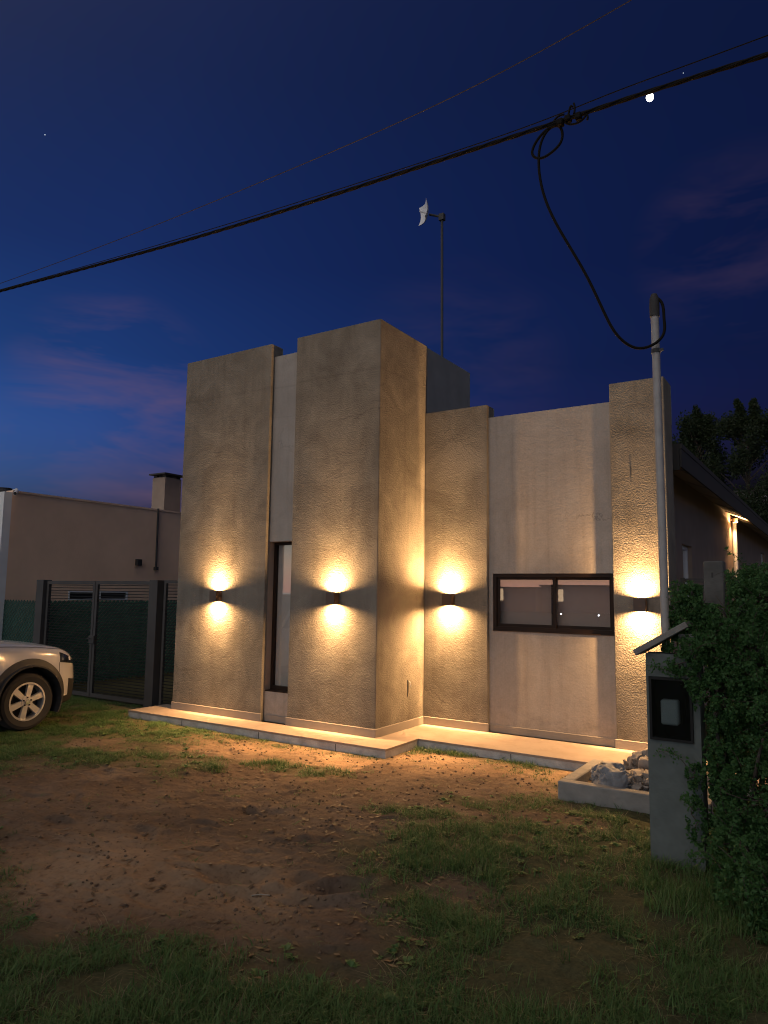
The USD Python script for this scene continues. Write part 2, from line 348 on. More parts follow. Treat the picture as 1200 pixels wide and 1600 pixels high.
M_SOFFIT = plain("soffit_board", (0.42, 0.35, 0.28), 0.8, vary=0.08)
M_FASCIA = plain("dark_fascia", (0.02, 0.018, 0.017), 0.7)
M_GATE = plain("gate_paint", (0.05, 0.047, 0.045), 0.55, vary=0.15, spec=0.2)
M_GATEBAR = plain("gate_bar_paint", (0.010, 0.011, 0.010), 0.6, spec=0.12)
M_GREEN = plain("green_slat", (0.012, 0.046, 0.034), 0.6, vary=0.35, vscale=7, spec=0.2)
M_GREEN2 = plain("green_slat_brightened", (0.07, 0.20, 0.125), 0.6, vary=0.4, vscale=7)  # same slats as the front run, colour brightened to offset weak light
M_WIRE = plain("fence_wire", (0.02, 0.05, 0.04), 0.5)
M_CAR = plain("white_car_paint", (0.40, 0.40, 0.41), 0.22, vary=0.02, coat=0.8)
M_BOX = plain("black_box_plastic", (0.008, 0.008, 0.008), 0.4, spec=0.2)
M_PLASTIC = plain("black_plastic", (0.018, 0.017, 0.016), 0.6, bump=0.0005, bscale=400)
M_RUBBER = plain("tyre_rubber", (0.02, 0.019, 0.018), 0.85, bump=0.001, bscale=90)
M_ALLOY = plain("alloy_rim", (0.55, 0.54, 0.53), 0.38, metallic=0.75, vary=0.04)
M_CHROME = plain("chrome", (0.8, 0.8, 0.8), 0.12, metallic=1.0, vary=0.02)
M_DARKGLASS = plain("dark_glass", (0.012, 0.013, 0.014), 0.06, coat=1.0)
M_CABLE = plain("black_cable", (0.008, 0.007, 0.006), 0.8, spec=0.1)
M_GALV = plain("galvanised_pipe", (0.27, 0.255, 0.24), 0.5, metallic=0.15, vary=0.12, vscale=12)
M_WHITEPL = plain("white_plastic", (0.6, 0.6, 0.6), 0.45, vary=0.04)
M_METAL = plain("dull_metal", (0.03, 0.03, 0.03), 0.6)
M_PLANTER = plain("planter_concrete", (0.19, 0.18, 0.165), 0.9, bump=0.005, bscale=30, vary=0.15, vscale=8)
M_SACK = plain("woven_sack", (0.22, 0.185, 0.155), 0.75, bump=0.003, bscale=90, vary=0.2, vscale=9)
M_SACKB = plain("blue_grey_sack", (0.16, 0.165, 0.175), 0.7, bump=0.003, bscale=90, vary=0.25, vscale=9)
M_SOIL = plain("planter_soil", (0.09, 0.062, 0.042), 0.95, bump=0.02, bscale=25, vary=0.4, vscale=14)
M_BARK = plain("bark", (0.055, 0.042, 0.032), 0.9, bump=0.02, bscale=20, vary=0.3, vscale=8)
M_LEAF = leaf("shrub_leaf", (0.05, 0.12, 0.035), (0.11, 0.21, 0.06), (0.20, 0.30, 0.10), 0.45)
M_TREELEAF = leaf("tree_leaf", (0.02, 0.032, 0.012), (0.045, 0.06, 0.02), (0.08, 0.085, 0.03))
M_GRASS = leaf("grass_blade", (0.045, 0.10, 0.026), (0.075, 0.145, 0.04), (0.125, 0.18, 0.06), 0.3, "object")
M_STRAW = leaf("straw_blade", (0.16, 0.13, 0.075), (0.22, 0.18, 0.10), (0.28, 0.23, 0.14), 0.3, "object")
M_ROOFG = plain("grey_roof_sheet", (0.11, 0.10, 0.105), 0.7, vary=0.1)
M_MOON = emit("moon_face", (1.0, 0.98, 0.95), 0.28)
M_STAR = emit("star_point", (0.8, 0.9, 1.0), 0.12)
M_LIT = emit("lit_window", (1.0, 0.7, 0.42), 0.35)
M_LED = emit("white_lamp", (0.85, 0.92, 1.0), 2.5)

# ------------------------------------------------------------------ ground
GZ = -0.10
DIRT = Polygon([(-1.55, -0.62), (-1.45, -1.25), (-1.0, -1.75), (-0.6, -2.05), (-1.5, -2.3), (-2.1, -2.9), (-1.4, -3.6), (0.2, -4.6), (1.25, -4.75), (1.9, -4.42), (2.55, -4.15), (3.0, -4.05),
                (3.0, -3.75), (2.75, -3.55), (2.62, -3.25), (2.3, -2.9), (2.05, -2.45), (2.2, -2.05), (2.5, -1.55), (2.7, -1.2), (2.72, 0.3), (0.8, 0.3), (0.7, -0.4), (-1.5, -0.4)])
PATCHES = [(0.15, -1.3, 0.55, 0.2), (0.55, -1.15, 0.35, 0.14), (-0.55, -1.75, 0.3, 0.14), (-0.9, -1.45, 0.4, 0.2), (2.3, -1.35, 0.4, 0.2), (2.0, -1.9, 0.45, 0.22), (1.2, 0.17, 0.5, 0.1), (1.9, 0.16, 0.6, 0.1), (-1.1, -0.5, 0.5, 0.1)]
BARE = [(-2.1, -1.75, 0.65, 0.3), (3.0, -1.35, 0.35, 0.2), (2.95, -3.0, 0.3, 0.2), (-2.9, -3.3, 0.6, 0.5)]
HOLES = [(1.72, -3.60, 0.20, 0.10, 0.11, 0.5), (2.36, -3.36, 0.16, 0.08, 0.14, 0.9), (2.05, -3.42, 0.12, 0.08, 0.05, 0.2), (0.95, -2.55, 0.18, 0.09, 0.05, 0.6)]


def signed(px, py):
    """Distance inside the bare soil (positive) or outside it."""
    xy = np.array(DIRT.exterior.coords)
    P = np.stack([px, py], -1)
    best = np.full(px.shape, 1e9)
    inside = np.zeros(px.shape, bool)
    for a, b in zip(xy[:-1], xy[1:]):
        ab = b - a; t = np.clip(((P - a) @ ab) / (ab @ ab), 0, 1)
        best = np.minimum(best, np.linalg.norm(P - a - t[..., None] * ab, axis=-1))
        c = (a[1] > py) != (b[1] > py)
        with np.errstate(divide="ignore", invalid="ignore"):
            inside ^= c & (px < (b[0] - a[0]) * (py - a[1]) / (b[1] - a[1] + 1e-12) + a[0])
    return np.where(inside, best, -best)


def turf(px, py):
    """How grassy the ground is, 0 to 1."""
    px, py = np.asarray(px, float), np.asarray(py, float)
    p3 = np.stack([px, py, px * 0], -1)
    s = -signed(px, py) + 0.75 * (meshkit.fbm(p3 * 1.7, 4, 3) - 0.5) + 0.25 * (meshkit.fbm(p3 * 7, 3, 5) - 0.5)
    d = np.clip(0.5 + s / 0.6, 0, 1)
    for x, y, a, b in PATCHES:
        d = np.maximum(d, np.clip(1.3 - ((px - x) / a) ** 2 - ((py - y) / b) ** 2 + 1.6 * (meshkit.fbm(p3 * 6, 3, 9) - 0.5), 0, 1) * 0.8)
    for x, y, a, b in BARE:
        d = d * (1 - 0.85 * np.clip(1.5 - ((px - x) / a) ** 2 - ((py - y) / b) ** 2 + 1.4 * (meshkit.fbm(p3 * 5, 3, 11) - 0.5), 0, 1))
    return d


dents = []
r2 = np.random.default_rng(21)
while len(dents) < 100:
    x, y = r2.uniform(-2.6, 3.3), r2.uniform(-4.7, -0.5)
    if DIRT.contains(Point(x, y)):
        dents.append((x, y, r2.uniform(0.06, 0.15), r2.uniform(0.035, 0.06), r2.uniform(0.012, 0.035), r2.uniform(0, math.pi)))


def relief(px, py):
    px, py = np.asarray(px, float), np.asarray(py, float)
    p3 = np.stack([px, py, px * 0], -1)
    near = np.clip(1 - (np.hypot(px - 1, py + 2) - 9) / 8, 0, 1)
    z = 0.09 * (meshkit.fbm(p3 * 0.9, 3, 31) - 0.5) + 0.026 * (meshkit.fbm(p3 * 4.2, 4, 33) - 0.5) + 0.020 * (meshkit.fbm(p3 * 15, 3, 35) - 0.5)
    ridg = np.abs(meshkit.fbm(p3 * np.array([3.0, 7.0, 1.0]), 4, 41) - 0.5)
    z += 0.009 * np.clip(0.12 - ridg, 0, 1) / 0.12
    z = z * near
    for x, y, a, b, dp, th in list(dents) + list(HOLES):
        c, s = math.cos(th), math.sin(th)
        u, v = ((px - x) * c + (py - y) * s) / a, (-(px - x) * s + (py - y) * c) / b
        q = u * u + v * v
        dp = dp * 0.62
        z -= dp * np.exp(-q * 1.4) - 0.35 * dp * np.exp(-((np.sqrt(q) - 1.55) ** 2) * 5)
    # settle flat along the pavement and under what stands on it
    def flat(x0, x1, y0, y1, w):
        dx = np.maximum(np.maximum(x0 - px, px - x1), 0); dy = np.maximum(np.maximum(y0 - py, py - y1), 0)
        return np.clip(np.hypot(dx, dy) / w, 0, 1)
    for q in ((-3.6, 0.8, -0.42, 3, 0.35), (0.7, 4.0, 0.27, 3, 0.3), (-12, -3.4, -0.2, 6, 0.6), (-5.6, -3.5, -4.7, -1.0, 0.5), (3.7, 4.2, -1.9, -1.6, 0.3)):
        z *= 0.15 + 0.85 * flat(*q)
    return z


def gz(x, y):
    return GZ + float(relief(np.array([x]), np.array([y]))[0])


def grow(a, b, step, far, k=1.22):
    mid = list(np.arange(a, b, step)); lo, hi, s = [], [], step
    x = a
    while x > -far:
        s *= k; x -= s; lo.append(x)
    s, x = step, mid[-1]
    while x < far:
        s *= k; x += s; hi.append(x)
    return np.array(lo[::-1] + mid + hi)


gx, gy = grow(-5.2, 5.4, 0.024, 600), grow(-5.6, 0.5, 0.024, 600)
GX, GY = np.meshgrid(gx, gy)
zz = relief(GX.ravel(), GY.ravel()).reshape(GX.shape) + GZ
gv = np.stack([GX.ravel(), GY.ravel(), zz.ravel()], 1)
nx, ny = len(gx), len(gy)
ii = (np.arange(ny - 1)[:, None] * nx + np.arange(nx - 1)[None]).ravel()
gf = np.vstack([np.stack([ii, ii + 1, ii + nx + 1], 1), np.stack([ii, ii + nx + 1, ii + nx], 1)])
M_GROUND = mat("bare_soil_and_turf", {
    "g": ("geometry", {}), "a": ("attribute", {"attribute": "turf"}),
    "n1": ("noise_texture", {"scale": 1.1, "detail": 7, "roughness": 0.65, "distortion": 0.5}), "r1": ("rgb_ramp", {"ramp": [(0.28, (0.075, 0.048, 0.032)), (0.5, (0.10, 0.070, 0.049)), (0.72, (0.155, 0.112, 0.08))]}),
    "n2": ("noise_texture", {"scale": 26, "detail": 5, "roughness": 0.7}), "r2": ("rgb_ramp", {"ramp": [(0.28, (0.55, 0.52, 0.5)), (0.46, (1, 1, 1)), (0.75, (1.15, 1.13, 1.1))]}),
    "as": ("attribute", {"attribute": "soil_and_lamplight"}), "rs": ("rgb_ramp", {"ramp": [(0.28, (0.25, 0.155, 0.088)), (0.72, (0.37, 0.25, 0.15))]}), "ms": ("mix_color", {"blend_type": "mix"}),  # lighter soil tone that also holds lamp-light falloff near the pavement
    "mu": ("mix_color", {"blend_type": "multiply", "fac": 1.0}),
    "n3": ("noise_texture", {"scale": 45, "detail": 4, "roughness": 0.7}), "r3": ("rgb_ramp", {"ramp": [(0.3, (0.030, 0.034, 0.014)), (0.7, (0.075, 0.078, 0.035))]}),
    "tf": ("math", {"math_type": "multiply", "value2": 0.9, "use_clamp": True}),
    "mx": ("mix_color", {"blend_type": "mix"}),
    "b": ("bump", {"strength": 1.0, "distance": 0.012}),
    "p": ("principled_bsdf", {"roughness": 0.95, "specular_ior_level": 0.15})},
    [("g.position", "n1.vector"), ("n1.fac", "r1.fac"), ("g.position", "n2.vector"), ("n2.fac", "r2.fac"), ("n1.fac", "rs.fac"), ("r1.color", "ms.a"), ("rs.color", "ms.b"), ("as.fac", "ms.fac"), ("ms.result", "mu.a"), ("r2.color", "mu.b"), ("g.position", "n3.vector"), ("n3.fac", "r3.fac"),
     ("a.fac", "tf.value1"), ("tf.value", "mx.fac"), ("mu.result", "mx.a"), ("r3.color", "mx.b"), ("mx.result", "p.base_color"), ("n2.fac", "b.height"), ("b.normal", "p.normal")])
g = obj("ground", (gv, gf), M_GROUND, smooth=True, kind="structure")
tv = turf(GX.ravel(), GY.ravel())
UsdGeom.PrimvarsAPI(stage.GetPrimAtPath(g.path)).CreatePrimvar("turf", Sdf.ValueTypeNames.FloatArray, "vertex").Set(Vt.FloatArray.FromNumpy(tv.astype(np.float32)))

# sandy soil with lamp-light falloff painted paler along the pavement, and a paler trodden area in the foreground
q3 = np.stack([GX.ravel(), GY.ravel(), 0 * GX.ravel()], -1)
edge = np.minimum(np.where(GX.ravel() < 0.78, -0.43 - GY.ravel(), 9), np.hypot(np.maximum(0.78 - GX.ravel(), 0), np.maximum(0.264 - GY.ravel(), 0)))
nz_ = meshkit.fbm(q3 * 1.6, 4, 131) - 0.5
soil_and_lamplight = np.clip(1.2 - (edge + 1.5 * nz_) / 0.9, 0, 1)
soil_and_lamplight = np.maximum(soil_and_lamplight, 0.5 * np.clip(1.2 - ((GX.ravel() - 1.2) / 1.5) ** 2 - ((GY.ravel() + 3.9) / 0.75) ** 2 + 1.6 * nz_, 0, 1))
UsdGeom.PrimvarsAPI(stage.GetPrimAtPath(g.path)).CreatePrimvar("soil_and_lamplight", Sdf.ValueTypeNames.FloatArray, "vertex").Set(Vt.FloatArray.FromNumpy(soil_and_lamplight.astype(np.float32)))

# the raised pavement round the foot of the house: an L with a step in its front edge
slab_poly = Polygon([(-3.42, -0.428), (0.779, -0.428), (0.779, 0.264), (5.4, 0.264), (5.4, 1.109), (3.375, 1.109), (2.783, 1.109), (0.363, 1.109), (0.363, 0.0), (-3.036, 0.0), (-3.036, 0.24), (-3.42, 0.24)])
slab = trimesh.creation.extrude_polygon(slab_poly.buffer(-0.006).buffer(0), 0.0, engine="earcut") if False else None
top = trimesh.creation.extrude_polygon(slab_poly, 0.022, engine="earcut"); top.apply_translation([0, 0, -0.022])
base = trimesh.creation.extrude_polygon(slab_poly.buffer(-0.004, join_style=2), 0.2, engine="earcut"); base.apply_translation([0, 0, -0.2225])
pave = obj("pavement", top, M_SLAB, kind="structure")
obj("pavement_edge", base, M_CONC, pave)

for xj in (-2.35, -1.02, 0.12):
    obj("edge_joint", bx(xj - 0.004, xj + 0.004, -0.4262, -0.422, -0.12, -0.024), M_FASCIA, pave)
obj("edge_joint", bx(1.9, 1.908, 0.2658, 0.27, -0.12, -0.024), M_FASCIA, pave)

# ------------------------------------------------------------------ the house
XL, XL2, XC, XR, XP, XPL, XPR = -3.036, -1.387, -0.951, 0.363, 1.255, 2.783, 3.38
YR, YW = 1.109, 1.158
H1, H2, H3, H4 = 4.966, 4.03, 3.87, 4.07
house = thing("modern_house", "flat-roofed grey and white rendered house lit by its wall lamps", "house", (0, 1.0, 0))
C_ = 0.007
obj("wall", bx(XL, XL2, 0, 0.205, 0, H1, C_), M_GREY, house, label="tall grey roughcast wall at the left end")
obj("wall", bx(XC, XR, 0, YR + 0.05, 0, H1, C_), M_GREY, house, label="tallest grey roughcast wall block with its side face lit")
obj("wall", bx(XR + 0.001, XP, YR, 1.31, 0, H2, C_), M_GREY, house, label="narrow grey roughcast wall right of the tall block")
obj("wall", bx(XPL, XPR, YR, 1.49, 0, H4, C_), M_GREY, house, label="grey roughcast pier at the right end")
NZ0, NZ1 = 0.375, 2.293
obj("wall", bx(XL2, XC, 0.065, 0.205, 0, NZ0), M_WHITE, house, label="white rendered panel below the tall window")
obj("wall", bx(XL2, XC, 0.065, 0.205, NZ1, 4.80, 0.004), M_WHITE, house, label="white rendered strip above the tall window")
WX0, WX1, WZ0, WZ1 = 1.305, XPL, 1.205, 1.900
obj("wall", wall_xz(XP, XPL, 0, H3, YW, 1.31, (WX0, WX1, WZ0, WZ1)), M_WHITE, house, label="white rendered wall around the wide window")
obj("rear_wall", bx(XC + 0.003, XR - 0.003, YR + 0.05, 2.47, 0, 4.95, 0.005), M_MEMBRANE, house, label="dark coated upper wall behind the tall block")
obj("rear_wall", bx(XL + 0.02, XC, 0.36, 2.47, 0, 4.72), M_MEMBRANE, house)
obj("wall_return", bx(XL, XL + 0.02, 0.205, 2.47, 0, 4.72), M_GREY, house)
obj("roof", bx(XR, 3.0, 1.49, 16, 3.5, 3.6), M_MEMBRANE, house)
for a in ((XL + 0.004, XL2 - 0.003, 0.2055, 0.23, 4.60, H1 - 0.008), (XR + 0.003, XP - 0.003, 1.3105, 1.34, 3.6, H2 - 0.008), (XPL + 0.003, XPR - 0.003, 1.4905, 1.52, 3.6, H4 - 0.008)):
    obj("membrane_upstand", bx(*a), M_MEMBRANE, house)
# inside faces of the room behind each window
SK = 0.098
for a in ((XL - 0.01, XL2 + 0.012, -0.012, 0.0), (XC - 0.012, XR + 0.012, -0.012, 0.0), (XR + 0.012, XP + 0.012, YR - 0.012, YR), (XPL - 0.012, XPR + 0.012, YR - 0.012, YR)):
    obj("skirting", bx(a[0], a[1], a[2], a[3], 0.0005, SK, 0.003), M_SKIRT, house)
obj("skirting", bx(XR, XR + 0.012, 0.0, YR - 0.012, 0.0005, SK, 0.003), M_SKIRT, house)
obj("skirting", bx(XP + 0.012, XPL - 0.012, YW - 0.012, YW, 0.0005, SK - 0.01, 0.003), M_SKIRT, house)
obj("skirting", bx(XL2 + 0.012, XC - 0.012, 0.053, 0.065, 0.0005, SK - 0.01, 0.003), M_SKIRT, house)

# tall narrow window
w = obj("window", frame_xz(XL2 + 0.004, XC - 0.004, NZ0 + 0.012, NZ1 - 0.003, 0.165, 0.215, 0.036, 0.05), M_BROWN, house, label="tall narrow window with brown frame")
obj("reveal", cat_(bx(XL2 + 0.0005, XL2 + 0.003, 0.066, 0.165, NZ0 + 0.012, NZ1 - 0.002), bx(XL2 + 0.003, XC, 0.068, 0.165, NZ1 - 0.0025, NZ1 - 0.0005)), M_SIDE, w)
obj("sill", bx(XL2 + 0.004, XC, 0.06, 0.215, NZ0 + 0.0005, NZ0 + 0.012, 0.003), M_BROWN, w)
obj("pane", bx(XL2 + 0.036, XC - 0.036, 0.185, 0.190, NZ0 + 0.058, NZ1 - 0.036), M_PANE, w)
obj("blind", bx(XL2 + 0.02, XC - 0.02, 0.217, 0.221, NZ0, NZ1), M_BLINDW, w)
# wide sliding window of two panes
w = obj("window", frame_xz(WX0 + 0.002, WX1 - 0.002, WZ0 + 0.01, WZ1 - 0.002, YW + 0.012, YW + 0.10, 0.042, 0.045), M_BROWN, house, label="wide two-pane sliding window with brown frame")
MX = 2.055
for x0, x1, y in ((WX0 + 0.04, MX + 0.035, YW + 0.035), (MX - 0.03, WX1 - 0.04, YW + 0.066)):
    s = obj("sash", frame_xz(x0, x1, WZ0 + 0.05, WZ1 - 0.04, y, y + 0.028, 0.034, 0.04), M_BROWN, w)
    s2 = obj("pane", bx(x0 + 0.03, x1 - 0.03, y + 0.011, y + 0.017, WZ0 + 0.085, WZ1 - 0.07), M_PANE, w)
obj("sill", bx(WX0 + 0.002, WX1 - 0.002, YW - 0.012, YW + 0.1, WZ0 + 0.0005, WZ0 + 0.0095, 0.002), M_BROWN, w)
obj("blind", bx(WX0 + 0.01, WX1 - 0.01, YW + 0.142, YW + 0.147, WZ0, WZ1), M_BLIND, w)

# small fittings on the render
obj("cable_slot", cat_(bx(XR + 0.001, XR + 0.004, 0.703, 0.722, 0.385, 0.585, 0.001)), M_FASCIA, house)
obj("cable_end", tube([(XR + 0.003, 0.735, 0.57), (XR + 0.02, 0.75, 0.55), (XR + 0.02, 0.757, 0.50)], 0.006, 6), M_WHITEPL, house)
obj("wall_plug", cat_(bx(3.0, 3.012, YR - 0.006, YR + 0.002, 2.98, 3.09), bx(3.0, 3.01, YR - 0.006, YR + 0.002, 2.91, 2.92)), M_METAL, house)

# the long side wall on the right with its eave, windows, pipe and light
SX = 3.0
win_side = [(4.0, 4.75, 1.55, 2.41), (15.4, 16.6, 1.3, 2.9)]
obj("side_wall", wall_yz(1.52, 18.0, -0.1, 3.40, SX - 0.2, SX, [(a, b, c, d) for a, b, c, d in win_side]), M_SIDE, house, label="brown side wall under the dark eave")
for a, b, c, d in win_side:
    wv = obj("window", wall_yz(a + 0.001, b - 0.001, c + 0.001, d - 0.001, SX - 0.12, SX - 0.06, [(a + 0.06, b - 0.06, c + 0.06, d - 0.06)]), M_WHITEPL, house, label="small pale window in the side wall")
    obj("pane", bx(SX - 0.095, SX - 0.088, a + 0.055, b - 0.055, c + 0.055, d - 0.055), M_PANE, wv)
    obj("blind", bx(SX - 0.19, SX - 0.18, a, b, c, d), M_WHITEPL, wv)
EO = 3.40
sof = trimesh.Trimesh(np.array([(SX - 0.1, 1.8, 3.40), (EO, 1.8, 3.19), (EO, 1.8, 3.21), (SX - 0.1, 1.8, 3.42), (SX - 0.1, 18, 3.40), (EO, 18, 3.19), (EO, 18, 3.21), (SX - 0.1, 18, 3.42)]),
                      np.array([(0, 1, 5), (0, 5, 4), (1, 2, 6), (1, 6, 5), (2, 3, 7), (2, 7, 6), (3, 0, 4), (3, 4, 7), (0, 3, 2), (0, 2, 1), (4, 5, 6), (4, 6, 7)]), process=False)
sof.fix_normals()
obj("soffit", sof, M_SOFFIT, house)
for yb in np.arange(2.6, 17.5, 1.5):
    q = bx(0, 0.44, yb - 0.012, yb + 0.012, -0.012, 0.0)
    q.apply_transform(trimesh.transformations.rotation_matrix(math.atan2(0.21, 0.5), [0, 1, 0])); q.apply_translation([SX - 0.03, 0, 3.37])
    obj("soffit_batten", q, M_SOFFIT, house)
obj("eave_fascia", bx(EO, EO + 0.025, 1.78, 18, 3.15, 3.37, 0.003), M_FASCIA, house)
obj("eave_roof", bx(SX - 0.2, EO + 0.03, 1.78, 18, 3.372, 3.43), M_FASCIA, house)
obj("eave_end", bx(SX - 0.1, EO - 0.002, 1.76, 1.80, 3.12, 3.37), M_FASCIA, house)
PY = 9.5
obj("drain_pipe", tube([(SX + 0.05, PY, 3.24), (SX + 0.05, PY, -0.1)], 0.045, 12), M_WHITEPL, house, smooth=40)

# ------------------------------------------------------------------ lamps
WARM = Gf.Vec3f(1.0, 0.55, 0.22)


def spot(path, loc, up, intensity, cone, soft=1.0, radius=0.008, fan=1.0):
    l = UsdLux.SphereLight.Define(stage, path)
    l.CreateRadiusAttr(radius); l.CreateIntensityAttr(intensity); l.CreateNormalizeAttr(True); l.CreateColorAttr(WARM)
    sh = UsdLux.ShapingAPI.Apply(l.GetPrim())
    sh.CreateShapingConeAngleAttr(cone); sh.CreateShapingConeSoftnessAttr(soft)
    l.AddTranslateOp().Set(Gf.Vec3d(*map(float, loc)))
    if up:
        l.AddRotateXOp().Set(180.0)
    if fan != 1.0:
        l.AddScaleOp().Set(Gf.Vec3f(fan, 1.0, 1.0))
    return l


def wall_lamp(x, y, z, label, power=1.0, tilt=0.0):
    """Up-and-down box light: an open square tube with a frosted lens near each end."""
    t = thing("wall_lamp", label, "wall lamp", (x, y, z), "up-and-down wall lamps along the facade")
    a, h, d = 0.062, 0.070, 0.115
    sq = sbox(-a, -d, a, -0.012).difference(sbox(-a + 0.005, -d + 0.005, a - 0.005, -0.017))
    body = trimesh.creation.extrude_polygon(sq, 2 * h, engine="earcut"); body.apply_translation([x, y, z - h])
    obj("housing", body, M_LAMP, t)
    obj("mounting_plate", bx(x - 0.045, x + 0.045, y - 0.0118, y + 0.002, z - 0.05, z + 0.05), M_LAMP, t)
    yc = y - 0.064
    for s in (1, -1):
        obj("lens", bx(x - a + 0.006, x + a - 0.006, y - d + 0.006, y - 0.018, *(sorted((z + s * (h - 0.02), z + s * (h - 0.016))))), M_LENS, t)
        zz_ = z + s * (h - 0.005)
        for k, (cone, wgt, fan, soft) in enumerate(((86, 8.5, 1.0, 0.6), (62, 8.0, 1.0, 1.0), (36, 6.0, 1.0, 1.0), (11, 6.0, 4.5, 1.0), (4, 44.0, 7.0, 1.0))):
            spot(f"{t.path}/{'upward' if s > 0 else 'downward'}_light_{k}", (0, yc - y, zz_ - z), s > 0, LAMP * wgt * power, cone, soft, fan=fan)
    return t


LAMP = 0.7
LZ = 1.572
wall_lamp(-2.205, 0.0, LZ, "bronze box wall lamp lighting the tall wall at the far left end", 1.0, -0.6)
wall_lamp(-0.237, 0.0, LZ, "bronze box wall lamp on the tallest wall block beside the narrow window", 1.04, 0.5)
wall_lamp(0.748, YR, LZ, "bronze box wall lamp on the set-back wall left of the wide window", 1.32, -0.4)
wall_lamp(3.085, YR, LZ - 0.015, "bronze box wall lamp on the right end pier behind the galvanised pole", 1.12, 0.7)

t = thing("eave_light", "small round light under the eave shining down a white pipe", "wall lamp", (SX + 0.1, PY - 0.22, 3.2))
obj("lamp_body", lathe([(0, 3.27), (0.05, 3.27), (0.05, 3.19), (0.0, 3.19)], (SX + 0.10, PY - 0.22, 0), seg=16), M_LAMP, t)
obj("lamp_arm", bx(SX, SX + 0.06, PY - 0.24, PY - 0.20, 3.215, 3.245), M_LAMP, t)
obj("lens", lathe([(0, 3.188), (0.045, 3.188), (0.045, 3.180), (0.0, 3.180)], (SX + 0.10, PY - 0.22, 0), seg=16), M_LENS, t)
spot(t.path + "/light", (0.0, 0, -0.035), False, LAMP * 5, 60)
spot(t.path + "/glow", (0.05, -0.08, -0.03), True, LAMP * 2.2, 88, 0.2)

# ------------------------------------------------------------------ gate
GY0 = 0.28
gate = thing("metal_gate", "dark double gate of thin horizontal bars beside the house", "gate", (-5.2, GY0, GZ))
for x0, x1, y0, y1 in ((-6.82, -6.62, 0.20, 0.36), (-3.885, -3.70, 0.20, 0.36)):
    obj("post", bx(x0, x1, y0, y1, GZ - 0.1, 1.79, 0.004), M_GATE, gate)
for x0, x1 in ((-6.60, -5.275), (-5.262, -3.90)):
    obj("leaf_frame", frame_xz(x0, x1, GZ + 0.04, 1.775, GY0 - 0.02, GY0 + 0.02, 0.055, 0.06), M_GATE, gate)
    for k in range(38):
        z = 1.705 - k * 0.0455
        if z > GZ + 0.11:
            obj("bar", bx(x0 + 0.054, x1 - 0.054, GY0 - 0.008, GY0 + 0.008, z - 0.0055, z + 0.0055), M_GATEBAR, gate)
obj("latch", cat_(bx(-5.33, -5.20, GY0 - 0.05, GY0 - 0.021, 0.78, 0.90, 0.004), tube([(-5.30, GY0 - 0.05, 0.86), (-5.30, GY0 - 0.10, 0.86), (-5.22, GY0 - 0.10, 0.86)], 0.009, 8)), M_GATE, gate)
side = thing("fence_panel", "narrow fixed panel of thin dark bars between gate post and house", "fence", (-3.4, GY0, GZ))
obj("panel_frame", frame_xz(-3.62, -3.045, GZ + 0.02, 1.79, GY0 - 0.02, GY0 + 0.02, 0.045, 0.05), M_GATE, side)
for k in range(39):
    z = 1.72 - k * 0.0455
    if z > GZ + 0.09:
        obj("bar", bx(-3.576, -3.089, GY0 - 0.008, GY0 + 0.008, z - 0.0055, z + 0.0055), M_GATEBAR, side)

# green privacy fence: diagonal slats woven through wire mesh


def slat_run(parent, length, z0, z1, place, slat_mat, pitch=0.088, width=0.052):
    lim = sbox(0, z0 - 0.2, length, z1 + 0.2)
    h = z1 - z0
    for k in range(int(-h / pitch), int(length / pitch) + 1):
        x0 = k * pitch
        a, b = np.array([x0, z0]), np.array([x0 + h, z1])
        u = unit(b - a); nrm = np.array([-u[1], u[0]]) * width / 2
        q = Polygon([a + nrm, a - nrm, b - nrm, b + nrm]).intersection(lim)
        if q.is_empty or q.area < 1e-4 or q.geom_type != "Polygon":
            continue
        m = trimesh.creation.extrude_polygon(q, 0.004, engine="earcut")
        obj("slat", trimesh.Trimesh(place(m.vertices), m.faces, process=False), slat_mat, parent)
    ws = []
    for k in range(int(-h / pitch), int((length + h) / pitch) + 1):
        for sgn in (1, -1):
            x0 = (k + 0.5) * pitch
            t0, t1 = 0.0, h
            xa, xb = (x0, x0 + h) if sgn > 0 else (x0 + h - h, x0 - h)
            L = sorted([(xa, z0), (xb, z1)])
            (xa, za), (xb, zb) = L
            if xb <= 0 or xa >= length:
                continue
            if xa < 0:
                za += (zb - za) * (0 - xa) / (xb - xa); xa = 0
            if xb > length:
                zb = za + (zb - za) * (length - xa) / (xb - xa); xb = length
            ws.append(tube(place(np.array([(xa, za, 0.009), (xb, zb, 0.009)])), 0.0028, 4, False))
    obj("wire_mesh", cat_(*ws), M_WIRE, parent, kind="stuff")


f1 = thing("privacy_fence", "green diagonal-slat fence left of the gate behind the white car", "fence", (-8, 0.3, GZ))
slat_run(f1, 2.6, GZ + 0.03, 1.42, lambda v: np.stack([-9.45 + np.asarray(v)[:, 0], 0.33 + np.asarray(v)[:, 2] * -1, np.asarray(v)[:, 1]], 1), M_GREEN)
for x in (-9.4, -8.1):
    obj("fence_post", tube([(x, 0.36, GZ - 0.1), (x, 0.36, 1.44)], 0.025, 10), M_GATE, f1)
f2 = thing("privacy_fence", "green diagonal-slat boundary fence seen through the gate bars", "fence", (-7, 3, GZ))
slat_run(f2, 6.6, GZ + 0.03, 1.42, lambda v: np.stack([-7.0 + np.asarray(v)[:, 2], 0.45 + np.asarray(v)[:, 0], np.asarray(v)[:, 1]], 1), M_GREEN2)
for y in (2.6, 4.8, 7.0):
    obj("fence_post", tube([(-7.04, y, GZ - 0.1), (-7.04, y, 1.44)], 0.025, 10), M_GATE, f2)

